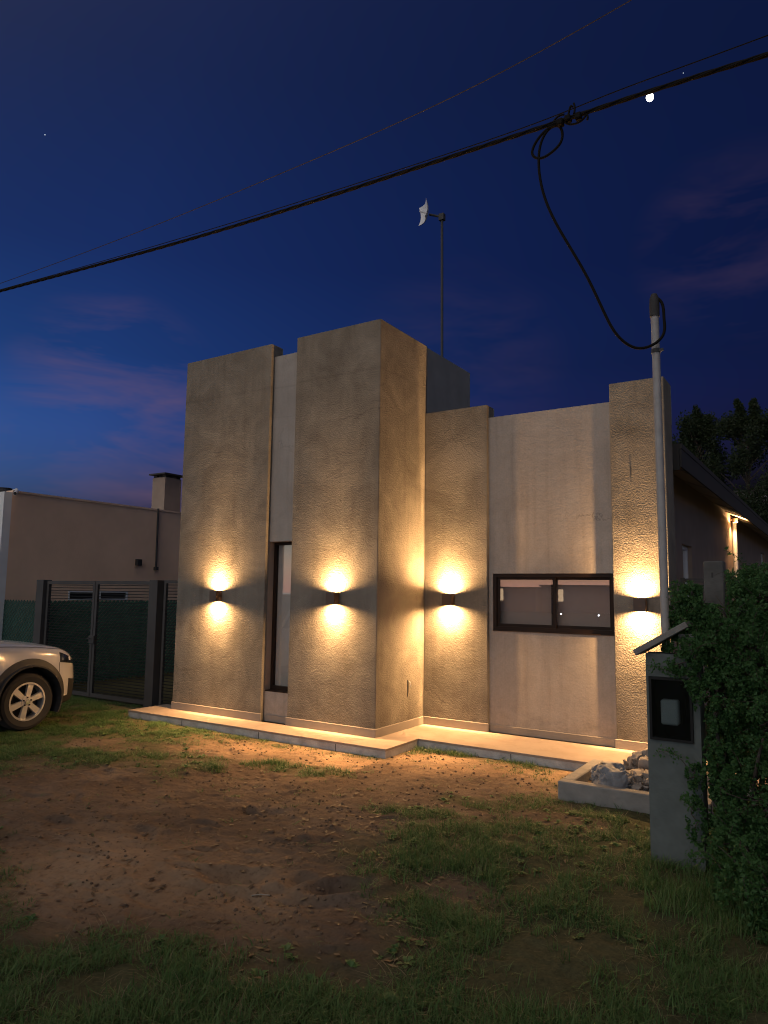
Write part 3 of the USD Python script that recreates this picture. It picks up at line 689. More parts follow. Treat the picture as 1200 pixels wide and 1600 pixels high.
# ------------------------------------------------------------------ neighbour on the left
nb = thing("neighbour_house", "plain tan flat-roofed house beyond the gate on the left", "house", (-8, 4, 0))
low = (1.6, 3.0, 1.42, 1.60)
obj("wall", wall_yz(0.33, 12, -0.1, 3.41, -8.2, -8.0, [low]), M_NEIGH, nb, label="tan side wall with a low strip window")
obj("wall", bx(-16, -8.0, 0.18, 0.33, -0.1, 3.41), M_NEIGHW, nb, label="pale end wall at the photo's left edge")
obj("roof", bx(-16, -8.2, 0.33, 12, 3.1, 3.2), M_CONC, nb)
obj("coping", bx(-8.21, -7.985, 0.33, 12, 3.411, 3.45), M_NEIGH, nb)
wv = obj("window", wall_yz(low[0] + 0.001, low[1] - 0.001, low[2] + 0.001, low[3] - 0.001, -8.06, -7.985, [(1.63, 2.27, 1.445, 1.575), (2.33, 2.97, 1.445, 1.575)]), M_WHITEPL, nb, label="low white-framed strip window")
for a, b in ((1.632, 2.268), (2.332, 2.968)):
    obj("pane", bx(-8.03, -8.024, a, b, 1.446, 1.574), M_DARKGLASS, wv)
ch = obj("chimney", bx(-9.05, -8.6, 4.36, 4.86, 3.2, 4.33, 0.004), M_SIDE, nb)
obj("chimney_cap", cat_(bx(-9.1, -8.52, 4.28, 4.95, 4.39, 4.425, 0.004), bx(-8.72, -8.62, 4.38, 4.46, 4.33, 4.40), bx(-8.72, -8.62, 4.76, 4.84, 4.33, 4.40), bx(-9.03, -8.93, 4.38, 4.46, 4.33, 4.40), bx(-9.03, -8.93, 4.76, 4.84, 4.33, 4.40)), M_FASCIA, ch)
obj("conduit", cat_(tube([(-7.97, 3.68, 3.46), (-7.97, 3.69, 2.13)], 0.022, 8), bx(-8, -7.93, 3.65, 3.73, 2.08, 2.15)), M_GATE, nb)
lm = thing("dark_wall_lamp", "small unlit black box lamp on the tan neighbour wall", "wall lamp", (-8, 3.2, 2.23))
obj("housing", bx(-7.99, -7.90, 3.14, 3.26, 2.16, 2.30, 0.006), M_FASCIA, lm)
obj("back_plate", bx(-8.0, -7.99, 3.16, 3.24, 2.18, 2.28), M_FASCIA, lm)
sc = thing("security_camera", "small white security camera on the neighbour roof corner", "camera", (-7.97, 0.36, 3.42))
obj("bracket", tube([(-8.05, 0.36, 3.45), (-7.92, 0.36, 3.47), (-7.86, 0.34, 3.43)], 0.018, 8), M_WHITEPL, sc)
obj("camera_body", tube([(-7.90, 0.36, 3.43), (-7.72, 0.22, 3.36)], 0.035, 12), M_WHITEPL, sc, smooth=40)
obj("lens", tube([(-7.72, 0.22, 3.36), (-7.715, 0.216, 3.358)], 0.028, 12), M_FASCIA, sc)
tk = thing("water_tank", "black water tank on the neighbour roof at the left edge", "water tank", (-10.6, 1.6, 3.2))
obj("tank_body", lathe([(0, 3.2), (0.45, 3.2), (0.47, 3.4), (0.47, 3.62), (0.42, 3.74), (0.2, 3.78), (0, 3.78)], (-10.6, 1.6, 0), seg=28), M_FASCIA, tk, smooth=40)
obj("tank_lid", lathe([(0, 3.78), (0.18, 3.78), (0.18, 3.83), (0, 3.84)], (-10.6, 1.6, 0), seg=20), M_FASCIA, tk)

# ------------------------------------------------------------------ car
CAR = np.array([-4.53, -1.768, GZ + 0.0])
car = thing("parked_car", "white off-road car parked facing the gate, front wheel showing", "car", CAR)
st = np.array([  # X, half width, bottom, shoulder, centre height
    (0.87, 0.30, 0.36, 0.58, 0.62), (0.845, 0.50, 0.31, 0.66, 0.72), (0.79, 0.64, 0.27, 0.76, 0.82), (0.71, 0.745, 0.24, 0.84, 0.90), (0.595, 0.835, 0.22, 0.91, 0.965), (0.45, 0.893, 0.215, 0.963, 1.01),
    (0.2, 0.915, 0.22, 1.00, 1.05), (-0.1, 0.925, 0.23, 1.03, 1.085), (-0.5, 0.93, 0.24, 1.06, 1.12), (-0.85, 0.93, 0.25, 1.08, 1.15), (-1.3, 0.93, 0.25, 1.09, 1.12), (-2.2, 0.93, 0.25, 1.10, 1.12), (-3.0, 0.925, 0.25, 1.11, 1.12),
    (-3.4, 0.90, 0.27, 1.10, 1.11), (-3.58, 0.84, 0.31, 1.05, 1.06), (-3.66, 0.74, 0.38, 0.98, 0.99)])[::-1]
interp = [PchipInterpolator(st[:, 0], st[:, k]) for k in range(1, 5)]


def ring(X):
    w, zb, zs, zc = (float(f(X)) for f in interp)
    return [(w * 0.80, zb), (w * 0.955, zb + 0.06), (w * 0.99, zb + 0.16), (w, zb + 0.45 * (zs - zb)), (w * 0.995, zb + 0.62 * (zs - zb)), (w * 0.975, zs - 0.10), (w * 0.945, zs - 0.035), (w * 0.90, zs), (w * 0.82, zs + 0.35 * (zc - zs)), (w * 0.5, zs + 0.8 * (zc - zs)), (w * 0.2, zc)]


def car_at(p):
    """Car coordinates (forward, left, up) to the world: it faces +y."""
    p = np.asarray(p, float)
    return np.stack([CAR[0] - p[:, 1], CAR[1] + p[:, 0], CAR[2] + p[:, 2]], 1)


Xs = np.concatenate([np.linspace(-3.66, -3.3, 8), np.linspace(-3.1, 0.2, 26), np.linspace(0.3, 0.87, 18)])
rows = []
for X in Xs:
    h = ring(X)
    rows.append([(X, -y, z) for y, z in h] + [(X, y, z) for y, z in h[::-1]])
rows = np.array(rows); nr = rows.shape[1]
bv = np.vstack([rows.reshape(-1, 3), rows[0].mean(0), rows[-1].mean(0)]); bf = []
for i in range(len(Xs) - 1):
    for k in range(nr):
        k2 = (k + 1) % nr
        bf += [(i * nr + k, i * nr + k2, (i + 1) * nr + k2), (i * nr + k, (i + 1) * nr + k2, (i + 1) * nr + k)]
n0 = len(bv) - 2
for k in range(nr):
    k2 = (k + 1) % nr
    bf += [(n0, k2, k), (n0 + 1, (len(Xs) - 1) * nr + k, (len(Xs) - 1) * nr + k2)]
body = trimesh.Trimesh(bv, np.array(bf), process=False)
if body.volume < 0:
    body.invert()
mb = manifold3d.Manifold(manifold3d.Mesh(body.vertices.astype(np.float32), body.faces.astype(np.uint32)))
WR, WZ_ = 0.352, 0.350
for X in (0.0, -2.70):
    for s in (1, -1):
        cyl = trimesh.creation.cylinder(radius=0.425, height=0.36, sections=48)
        cyl.apply_transform(trimesh.transformations.rotation_matrix(math.pi / 2, [1, 0, 0])); cyl.apply_translation([X, s * 0.84, WZ_ + 0.02])
        mb = mb - manifold3d.Manifold(manifold3d.Mesh(cyl.vertices.astype(np.float32), cyl.faces.astype(np.uint32)))
mm_ = mb.to_mesh()
body = trimesh.Trimesh(car_at(mm_.vert_properties[:, :3]), mm_.tri_verts[:, [0, 1, 2]], process=False)
body.fix_normals()
obj("body", body, M_CAR, car, smooth=28)


def side_y(X, z):
    h = np.array(ring(X)); return float(np.interp(z, h[:8, 1], h[:8, 0]))


def patch(X0, X1, zlo, zhi, s, off, nX=10, nz=6):
    """A panel that follows the body's side s (-1 is the right side)."""
    v, f = [], []
    for o in (off, off - 0.03):
        for i in range(nX + 1):
            X = X0 + (X1 - X0) * i / nX; a, b = zlo((X - X0) / (X1 - X0)), zhi((X - X0) / (X1 - X0))
            for j in range(nz + 1):
                z = a + (b - a) * j / nz
                v.append((X, s * (side_y(X, z) + o), z))
    k = nz + 1; N = (nX + 1) * k
    for i in range(nX):
        for j in range(nz):
            a = i * k + j; q = (a, a + k, a + k + 1, a + 1)
            f += [q[:3], (q[0], q[2], q[3]), tuple(N + x for x in (q[2], q[1], q[0])), tuple(N + x for x in (q[3], q[2], q[0]))]
    edge = [i * k for i in range(nX + 1)] + [nX * k + j for j in range(1, k)] + [i * k + nz for i in range(nX - 1, -1, -1)] + [j for j in range(nz - 1, 0, -1)]
    for a, b in zip(edge, edge[1:] + edge[:1]):
        f += [(b, a, N + a), (b, N + a, N + b)]
    m = trimesh.Trimesh(car_at(v), np.array(f), process=False); m.fix_normals()
    return m


for s in (-1, 1):
    hl = obj("headlight", patch(0.42, 0.75, lambda u: 0.80 - 0.05 * u, lambda u: 0.925 - 0.10 * u - 0.05 * u * u, s, 0.004), M_DARKGLASS, car, smooth=30)
    obj("reflector", patch(0.45, 0.52, lambda u: 0.825, lambda u: 0.895, s, 0.008, 4, 3), M_CHROME, hl, smooth=30)
    obj("indicator", patch(0.58, 0.62, lambda u: 0.81, lambda u: 0.855, s, 0.008, 3, 3), M_WHITEPL, hl, smooth=30)
    obj("bumper_insert", patch(0.58, 0.80, lambda u: 0.36 + 0.02 * u, lambda u: 0.58 - 0.04 * u, s, 0.005), M_PLASTIC, car, smooth=30)
    obj("bumper_skirt", patch(0.46, 0.82, lambda u: 0.245 + 0.05 * u, lambda u: 0.36 + 0.02 * u, s, 0.010), M_PLASTIC, car, smooth=30)
    obj("panel_gap", patch(0.405, 0.412, lambda u: 0.60, lambda u: 0.80, s, 0.0022, 2, 4), M_FASCIA, car)
    obj("panel_gap", patch(-0.748, -0.741, lambda u: 0.45, lambda u: 1.03, s, 0.0022, 2, 6), M_FASCIA, car)
    obj("panel_gap", patch(-0.74, 0.50, lambda u: 1.035 - 0.085 * u ** 2.2, lambda u: 1.0415 - 0.085 * u ** 2.2, s, 0.0022, 14, 2), M_FASCIA, car)
    obj("side_vent", patch(-0.62, -0.46, lambda u: 0.90, lambda u: 0.945, s, 0.006, 4, 3), M_PLASTIC, car)
    obj("sill_cladding", patch(-2.25, -0.45, lambda u: 0.27, lambda u: 0.42, s, 0.010, 12, 4), M_PLASTIC, car, smooth=30)
    for X in (0.0, -2.70):
        ang = np.linspace(math.radians(-12), math.radians(192), 40)
        v, f = [], []
        for a in ang:
            for r_, out in ((0.420, 0.022), (0.505, 0.006), (0.500, -0.03), (0.420, -0.20)):
                px_, pz_ = X + r_ * math.cos(a), WZ_ + 0.02 + r_ * math.sin(a)
                v.append((px_, s * (side_y(min(max(px_, -3.5), 0.8), max(pz_, 0.30)) + out), max(pz_, 0.2)))
        for i in range(len(ang) - 1):
            for k in range(4):
                k2 = (k + 1) % 4
                f += [(i * 4 + k, i * 4 + k2, (i + 1) * 4 + k2), (i * 4 + k, (i + 1) * 4 + k2, (i + 1) * 4 + k)]
        f += [(0, 1, 2), (0, 2, 3)] + [tuple((len(ang) - 1) * 4 + q for q in t_) for t_ in ((0, 2, 1), (0, 3, 2))]
        m = trimesh.Trimesh(car_at(v), np.array(f), process=False); m.fix_normals()
        obj("arch_cladding", m, M_PLASTIC, car, smooth=40)
        li = trimesh.creation.annulus(0.405, 0.424, 0.30, sections=40)
        li.apply_transform(trimesh.transformations.rotation_matrix(math.pi / 2, [1, 0, 0]))
        li = trimesh.util.concatenate([li, trimesh.creation.cylinder(radius=0.424, height=0.01, sections=40, transform=trimesh.transformations.translation_matrix([0, -s * 0.16, 0]) @ trimesh.transformations.rotation_matrix(math.pi / 2, [1, 0, 0]))])
        li.apply_translation([X, s * 0.832, WZ_ + 0.02])
        keep = li.triangles_center[:, 2] > 0.2
        li = trimesh.Trimesh(car_at(li.vertices), li.faces[keep], process=False)
        obj("arch_liner", li, M_FASCIA, car)
        # wheel, axis across the car
        yo = s * 0.915
        prof = [(0.235, -0.10), (0.30, -0.115), (0.335, -0.10), (0.352, -0.07), (0.352, 0.07), (0.335, 0.10), (0.30, 0.115), (0.235, 0.10), (0.228, 0.06), (0.228, -0.06), (0.235, -0.10)]
        ty = trimesh.creation.revolve(np.array(prof), sections=56)
        R90 = trimesh.transformations.rotation_matrix(math.pi / 2, [1, 0, 0])

        def put(m, inward=0.115):
            m = m.copy(); m.apply_transform(R90); m.apply_translation([X, yo - s * inward, WZ_])
            mm2 = trimesh.Trimesh(car_at(m.vertices), m.faces, process=False); mm2.fix_normals(); return mm2
        wh = obj("wheel", put(ty), M_RUBBER, car, smooth=35)
        rimr = trimesh.creation.revolve(np.array([(0.212, -0.10), (0.234, -0.10), (0.240, 0.0), (0.234, 0.10), (0.214, 0.10), (0.205, 0.06), (0.205, -0.06), (0.212, -0.10)]), sections=56)
        obj("rim", put(rimr), M_ALLOY, wh, smooth=35)
        parts = []
        for k in range(6):
            a = k * math.pi / 3 + 0.32
            sp = trimesh.convex.convex_hull(np.array([(0.04, -0.034, -0.012), (0.04, 0.034, -0.012), (0.218, -0.045, -0.02), (0.218, 0.045, -0.02), (0.04, -0.028, 0.012), (0.04, 0.028, 0.012), (0.218, -0.038, 0.012), (0.218, 0.038, 0.012)]))
            sp.apply_transform(trimesh.transformations.rotation_matrix(a, [0, 0, 1])); sp.apply_translation([0, 0, -s * 0.075]); parts.append(sp)
        for sp in parts:
            obj("spoke", put(sp), M_ALLOY, wh)
        hub = trimesh.creation.cylinder(radius=0.072, height=0.03, sections=24); hub.apply_translation([0, 0, -s * 0.078])
        obj("hub", put(hub), M_ALLOY, wh, smooth=35)
        capm = trimesh.creation.cylinder(radius=0.03, height=0.02, sections=20); capm.apply_translation([0, 0, -s * 0.100])
        obj("hub_cap", put(capm), M_CHROME, wh, smooth=35)
        for k in range(5):
            b_ = trimesh.creation.cylinder(radius=0.010, height=0.014, sections=8); a = k * 2 * math.pi / 5 + 0.3
            b_.apply_translation([0.05 * math.cos(a), 0.05 * math.sin(a), -s * 0.097]); obj("wheel_nut", put(b_), M_FASCIA, wh)
        dk = trimesh.creation.cylinder(radius=0.215, height=0.02, sections=40); dk.apply_translation([0, 0, s * 0.02])
        obj("brake_disc", put(dk), M_FASCIA, wh)
# greenhouse: dark glass, pale roof and pillars
gb = [(-0.80, 0.80, 1.10), (-1.0, 0.86, 1.08), (-3.4, 0.85, 1.09), (-3.55, 0.78, 1.09)]
gt = [(-1.62, 0.60, 1.66), (-2.2, 0.66, 1.69), (-3.0, 0.64, 1.67), (-3.28, 0.58, 1.63)]
pts = [(x, s * y, z) for x, y, z in gb + gt for s in (1, -1)]
obj("window_glass", trimesh.convex.convex_hull(car_at(pts)), M_DARKGLASS, car)
obj("car_roof", trimesh.convex.convex_hull(car_at([(x, s * (y + 0.02), z + dz) for x, y, z in gt for s in (1, -1) for dz in (-0.03, 0.03)])), M_CAR, car, smooth=30)
for s in (1, -1):
    for (a, b) in (((-0.88, 0.835, 1.08), (-1.64, 0.615, 1.66)), ((-2.0, 0.868, 1.08), (-2.05, 0.665, 1.68)), ((-3.05, 0.862, 1.08), (-2.95, 0.652, 1.67)), ((-3.5, 0.81, 1.09), (-3.26, 0.60, 1.64))):
        obj("pillar", tube(car_at([(a[0], s * a[1], a[2]), (b[0], s * b[1], b[2])]), 0.03, 8), M_CAR, car, smooth=40)
    obj("mirror", trimesh.convex.convex_hull(car_at([(x, s * y, z) for x in (-1.12, -0.98) for y in (0.93, 1.10) for z in (1.13, 1.26)] + [(-0.93, s * 1.02, 1.19)])), M_CAR, car, smooth=30)

# ------------------------------------------------------------------ planter and sacks
PX0, PX1, PY0, PY1, PT = 2.775, 4.0, -0.775, 0.262, 0.045
pl = thing("planter", "low square concrete planter at the pavement corner holding crumpled sacks", "planter", (3.4, -0.25, GZ))
tw = 0.11
obj("front_wall", bx(PX0, PX1, PY0, PY0 + tw, GZ - 0.15, PT, 0.008), M_PLANTER, pl)
obj("side_wall", bx(PX0, PX0 + tw, PY0 + tw, PY1 - 0.002, GZ - 0.15, PT - 0.002, 0.008), M_PLANTER, pl)
obj("side_wall", bx(PX1 - tw, PX1, PY0 + tw, PY1 - 0.002, GZ - 0.15, PT - 0.002, 0.008), M_PLANTER, pl)
obj("back_wall", bx(PX0 + tw, PX1 - tw, PY1 - 0.09, PY1 - 0.002, GZ - 0.15, PT - 0.003, 0.006), M_PLANTER, pl)
n_ = 40
sx_, sy_ = np.meshgrid(np.linspace(PX0 + tw, PX1 - tw, n_), np.linspace(PY0 + tw, PY1 - 0.09, n_))
sz_ = -0.055 + 0.06 * (meshkit.fbm(np.stack([sx_, sy_, 0 * sx_], -1) * 7, 4, 51) - 0.5)
si = (np.arange(n_ - 1)[:, None] * n_ + np.arange(n_ - 1)[None]).ravel()
obj("soil", (np.stack([sx_.ravel(), sy_.ravel(), sz_.ravel()], 1), np.vstack([np.stack([si, si + 1, si + n_ + 1], 1), np.stack([si, si + n_ + 1, si + n_], 1)])), M_SOIL, pl, smooth=True)


def sack(x, y, z, a, b, c, rot, seed, material, label):
    """A slumped woven bag: a soft pillow with pinched corners, creases and a gathered mouth at one end."""
    n1, n2 = 90, 64
    u = np.linspace(-1, 1, n1)[:, None] * np.ones((1, n2)); th = np.linspace(0, 2 * np.pi, n2, endpoint=False)[None] * np.ones((n1, 1))
    prof = np.clip(1 - np.abs(u) ** 3.2, 0, 1) ** 0.5
    neck_ = np.clip((u - 0.62) / 0.2, 0, 1)
    prof = prof * (1 - neck_) + neck_ * (0.22 + 0.35 * np.clip((u - 0.84) / 0.16, 0, 1))
    prof[-1] = 0.02; prof[0] = 0.02
    cy, cz = np.sign(np.cos(th)) * np.abs(np.cos(th)) ** 0.75, np.sign(np.sin(th)) * np.abs(np.sin(th)) ** 0.75
    q = np.stack([u * 1.2, cy * prof, cz * prof], -1)
    cr = np.abs(meshkit.fbm(q * np.array([3.2, 2.0, 2.2]) + seed * 5.3, 3, seed) - 0.5)
    big = meshkit.fbm(q * 1.3 + seed * 3.1, 3, seed + 4) - 0.5
    ruff = neck_ * 0.25 * np.sin(7 * th + seed)
    k = 1 + 0.75 * big - 0.30 * np.clip(0.07 - cr, 0, 1) / 0.07 + ruff
    v = np.stack([u * a * (1 + 0.15 * big), cy * prof * b * k, cz * prof * c * k + 0.10 * c * np.sin(u * 3 + seed)], -1).reshape(-1, 3)
    v[:, 2] = np.where(v[:, 2] < -0.45 * c, -0.45 * c + 0.12 * (v[:, 2] + 0.45 * c), v[:, 2])
    i = np.arange(n1 - 1)[:, None] * n2; j = np.arange(n2)[None]; j2 = (j + 1) % n2
    A_, B_, C2, D_ = (i + j).ravel(), (i + j2).ravel(), (i + n2 + j2).ravel(), (i + n2 + j).ravel()
    f = np.vstack([np.stack([A_, B_, C2], 1), np.stack([A_, C2, D_], 1)])
    cs, sn = math.cos(rot), math.sin(rot)
    v = np.stack([v[:, 0] * cs - v[:, 1] * sn, v[:, 0] * sn + v[:, 1] * cs, v[:, 2]], 1) + [x, y, z]
    t_ = thing("sack", label, "sack", (x, y, z - 0.45 * c))
    ncut = 76
    face_u = f.min(1) // n2
    obj("sack_cloth", trimesh.Trimesh(v, f[face_u < ncut], process=False), material, t_, smooth=50)
    obj("sack_mouth", trimesh.Trimesh(v, f[face_u >= ncut], process=False), material, t_, smooth=50)


sack(3.14, -0.46, 0.02, 0.24, 0.15, 0.15, 2.2, 3, M_SACKB, "blue-grey crumpled sack at the planter's front left corner")
sack(3.50, -0.42, 0.02, 0.30, 0.20, 0.14, 0.15, 5, M_SACK, "pale flat crumpled sack along the planter's front wall")
sack(3.44, -0.04, 0.08, 0.30, 0.17, 0.17, 2.85, 8, M_SACK, "tan bulging sack against the planter's back wall")

# ------------------------------------------------------------------ meter pillar and pole
mp = thing("meter_pillar", "whitewashed masonry pillar with black electricity meter box", "meter pillar", (3.95, -1.76, GZ))
MX0, MX1, MY0, MY1 = 3.788, 4.125, -1.85, -1.68
pil = trimesh.creation.extrude_polygon(sbox(MX0, GZ - 0.2, MX1, 1.262).difference(sbox(3.805, 0.690, 4.082, 1.108)), MY1 - MY0, engine="earcut")
pil.apply_transform(trimesh.transformations.rotation_matrix(math.pi / 2, [1, 0, 0])); pil.apply_translation([0, MY1, 0])
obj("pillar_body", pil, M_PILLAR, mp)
mbx = obj("meter_box", frame_xz(3.807, 4.080, 0.692, 1.106, MY0 - 0.014, MY0 + 0.10, 0.016), M_BOX, mp)
obj("box_back", bx(3.81, 4.078, MY0 + 0.101, MY0 + 0.108, 0.695, 1.103), M_BOX, mbx)
obj("box_door", bx(3.824, 4.063, MY0 - 0.010, MY0 - 0.006, 0.709, 1.089), glassy("meter_door", 0.03, 1.45, (0.62, 0.66, 0.66)), mbx)
me_ = bx(3.872, 3.985, MY0 + 0.02, MY0 + 0.095, 0.79, 0.955, 0.01)
obj("meter", me_, M_WHITEPL, mbx)
obj("meter_cables", cat_(tube(smooth_path([(3.90, MY0 + 0.05, 0.79), (3.89, MY0 + 0.05, 0.75), (3.92, MY0 + 0.06, 0.71)], 8), 0.008, 6), tube(smooth_path([(3.99, MY0 + 0.05, 1.08), (4.02, MY0 + 0.05, 0.98), (4.00, MY0 + 0.05, 0.80)], 10), 0.008, 6)), M_CABLE, mbx)
cap_ = bx(-0.20, 0.20, -0.14, 0.12, -0.02, 0.02, 0.004)
cap_.apply_transform(trimesh.transformations.rotation_matrix(-math.radians(31), [0, 1, 0])); cap_.apply_translation([3.895, -1.76, 1.365])
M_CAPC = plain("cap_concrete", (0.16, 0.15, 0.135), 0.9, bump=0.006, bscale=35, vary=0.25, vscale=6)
obj("cap_slab", cap_, M_CAPC, mp)
obj("cap_prop", bx(4.0, 4.1, -1.83, -1.70, 1.262, 1.40), M_CAPC, mp)

pole = thing("service_pole", "galvanised pipe pole rising behind the meter pillar", "pole", (3.885, -1.62, GZ))
obj("pipe", tube([(3.884, -1.62, GZ - 0.2), (3.868, -1.62, 3.735)], 0.029, 16), M_GALV, pole, smooth=40)
obj("weather_cap", lathe([(0.0, 3.72), (0.035, 3.72), (0.037, 3.80), (0.033, 3.86), (0.02, 3.895), (0.0, 3.90)], (3.868, -1.62, 0), seg=18), M_FASCIA, pole, smooth=40)
obj("pipe_clamp", cat_(lathe([(0.029, 3.44), (0.033, 3.44), (0.033, 3.47), (0.029, 3.47)], (3.869, -1.62, 0), seg=18), bx(3.885, 3.925, -1.64, -1.63, 3.445, 3.465)), M_METAL, pole)

# ------------------------------------------------------------------ cables overhead
def strands(name, pts_, n, off, r, label, cat="cable", turns=9.0, parts_name="strand", N=260, m=None):
    p = smooth_path(pts_, N)
    t_ = thing(name, label, cat, tuple(p[N // 2]))
    tang = np.gradient(p, axis=0); tang /= np.linalg.norm(tang, axis=1, keepdims=True)
    a1 = np.cross(tang, [0, 0, 1]); a1 /= np.linalg.norm(a1, axis=1, keepdims=True); a2 = np.cross(a1, tang)
    s = np.concatenate([[0], np.cumsum(np.linalg.norm(np.diff(p, axis=0), axis=1))])
    for k in range(n):
        ph = 2 * np.pi * k / n + s * turns
        q = p + off * (np.cos(ph)[:, None] * a1 + np.sin(ph)[:, None] * a2)
        obj(parts_name, tube(q, r, 6), m or M_CABLE, t_, smooth=True)
    return t_


mc = strands("power_cable", [(-16, -2.0, 6.4), (-9.0, -2.0, 5.95), (-4.55, -2.0, 5.667), (-1.84, -2, 5.476), (0.156, -2, 5.363), (1.687, -2, 5.312), (2.9, -2, 5.277), (3.37, -2, 5.265), (3.96, -2, 5.253), (4.71, -2, 5.221), (7.5, -2, 5.25), (13, -2, 5.55)], 4, 0.0098, 0.0088, "thick twisted black power cable slung overhead", N=420)
for (x, dz, ln) in ((3.30, -0.01, 0.05), (3.36, 0.0, 0.045), (3.44, -0.012, 0.05)):
    obj("cable_clamp", bx(x - 0.022, x + 0.022, -2.03, -1.97, 5.262 + dz - ln / 2, 5.262 + dz + ln / 2, 0.006), M_CABLE, mc)
for pts_ in ([(3.36, -2, 5.285), (3.37, -2, 5.33), (3.385, -2, 5.36), (3.395, -2, 5.345)], [(3.405, -2, 5.285), (3.412, -2, 5.34), (3.405, -2, 5.375)], [(3.33, -2, 5.25), (3.40, -2, 5.205), (3.46, -2, 5.21), (3.50, -2, 5.25)], [(3.50, -2, 5.25), (3.51, -2, 5.225), (3.505, -2, 5.20)], [(3.24, -2, 5.27), (3.28, -2, 5.31), (3.33, -2, 5.31)]):
    obj("tail", tube(smooth_path(pts_, 12), 0.008, 6), M_CABLE, mc, smooth=True)
strands("thin_wire", [(-14, -1.0, 6.75), (-6.46, -1, 6.602), (-2.56, -1, 6.545), (0.156, -1, 6.584), (2.156, -1, 6.688), (3.477, -1, 6.87), (7, -1, 7.5)], 1, 0.0, 0.0045, "upper thin wire crossing the sky high above the house", "wire", m=plain("weathered_wire", (0.045, 0.037, 0.03), 0.8, spec=0.1), N=120, parts_name="conductor")
strands("thin_wire", [(-14, -1.9, 6.3), (-6, -1.9, 5.86), (-2.5, -1.9, 5.62), (0.89, -1.9, 5.448), (2.275, -1.9, 5.404), (3.24, -1.9, 5.40), (3.69, -1.9, 5.42), (4.14, -1.9, 5.425), (4.71, -1.9, 5.43), (9, -1.9, 5.7)], 1, 0.0, 0.0042, "thin wire running close above the thick twisted cable", "wire", N=160, parts_name="conductor")
drop = [(3.27, -2.0, 5.255), (3.19, -2.0, 5.235), (3.10, -2.0, 5.16), (3.072, -2.0, 5.07), (3.125, -2.0, 5.02), (3.22, -1.985, 5.045), (3.295, -1.98, 5.11), (3.305, -1.98, 5.19), (3.275, -1.985, 5.245), (3.235, -1.99, 5.25), (3.16, -2.0, 5.18), (3.128, -2.0, 5.08), (3.122, -2, 4.98), (3.165, -1.98, 4.68)]
s_ = np.linspace(0, 1, 9)[1:]
drop += [(3.165 + 0.142 * 1.0, -1.95, 4.33), (3.46, -1.90, 4.0), (3.575, -1.86, 3.70), (3.67, -1.82, 3.52), (3.765, -1.76, 3.455), (3.85, -1.70, 3.475), (3.93, -1.65, 3.56), (3.935, -1.63, 3.70), (3.915, -1.62, 3.83), (3.875, -1.62, 3.87)]
t = thing("service_drop", "black cable looping from the power line down to the pole top", "cable", (3.3, -2, 4.5))
obj("cable", tube(smooth_path(drop, 150), 0.0105, 8), M_CABLE, t, smooth=True)

# ------------------------------------------------------------------ antenna
an = thing("antenna_mast", "thin mast with a small white dish antenna on the roof", "antenna", (-0.4, 3.0, 3.6))
obj("mast", tube([(-0.395, 3.0, 3.6), (-0.415, 3.0, 7.93)], 0.022, 8), M_METAL, an, smooth=40)
obj("bracket", cat_(tube([(-0.415, 3.0, 7.90), (-0.62, 2.93, 7.97)], 0.02, 8), bx(-0.46, -0.37, 2.96, 3.04, 7.84, 7.95)), M_METAL, an)
# grid-style offset dish: a curved rectangular sheet seen almost from its edge
u_, v_ = np.meshgrid(np.linspace(-1, 1, 17), np.linspace(-1, 1, 13))
du, dv = 0.195, 0.17
ax = unit([-0.66, -0.74, 0.10]); rt = unit(np.cross(ax, [0, 0, 1])); up = unit(np.cross(rt, ax) + 0.0 * rt)
up = unit(up + 0.25 * rt)
cc = np.array([-0.66, 2.92, 8.0])
P_ = cc + rt * (u_ * dv)[..., None] + up * (v_ * du)[..., None] + ax * (0.05 * u_ ** 2 + 0.04 * v_ ** 2)[..., None]
n1_, n2_ = u_.shape
di = (np.arange(n1_ - 1)[:, None] * n2_ + np.arange(n2_ - 1)[None]).ravel()
df = np.vstack([np.stack([di, di + 1, di + n2_ + 1], 1), np.stack([di, di + n2_ + 1, di + n2_], 1)])
Pb = P_ - ax * 0.012
dish = trimesh.Trimesh(np.vstack([P_.reshape(-1, 3), Pb.reshape(-1, 3)]), np.vstack([df, df[:, ::-1] + n1_ * n2_]), process=False)
obj("dish", dish, M_WHITEPL, an, smooth=30)
obj("feed", tube([tuple(cc), tuple(cc + ax * 0.13)], 0.014, 8), M_WHITEPL, an)

# ------------------------------------------------------------------ right-hand side: shrub, post, railing, far house, trees
def leaves(centers, size, seed, up_bias=0.3, aspect=0.55, fold=True):
    r = np.random.default_rng(seed)
    n = len(centers)
    d = r.normal(size=(n, 3)); d[:, 2] += up_bias * 0.4; d /= np.linalg.norm(d, axis=1, keepdims=True)
    a = r.normal(size=(n, 3)); a -= d * (a * d).sum(1, keepdims=True); a /= np.linalg.norm(a, axis=1, keepdims=True)
    s = size * r.uniform(0.5, 1.6, n)[:, None]
    nr_ = np.cross(a, d)
    tip, base_ = centers + a * s, centers - a * s * 0.55
    l_ = centers + nr_ * 0 + np.cross(d, a) * s * aspect + d * s * 0.16
    r_ = centers - np.cross(d, a) * s * aspect + d * s * 0.16
    v = np.stack([base_, l_, tip, r_], 1).reshape(-1, 3)
    i = np.arange(n)[:, None] * 4
    f = np.vstack([i + [0, 1, 2], i + [0, 2, 3]])
    return trimesh.Trimesh(v, f, process=False)


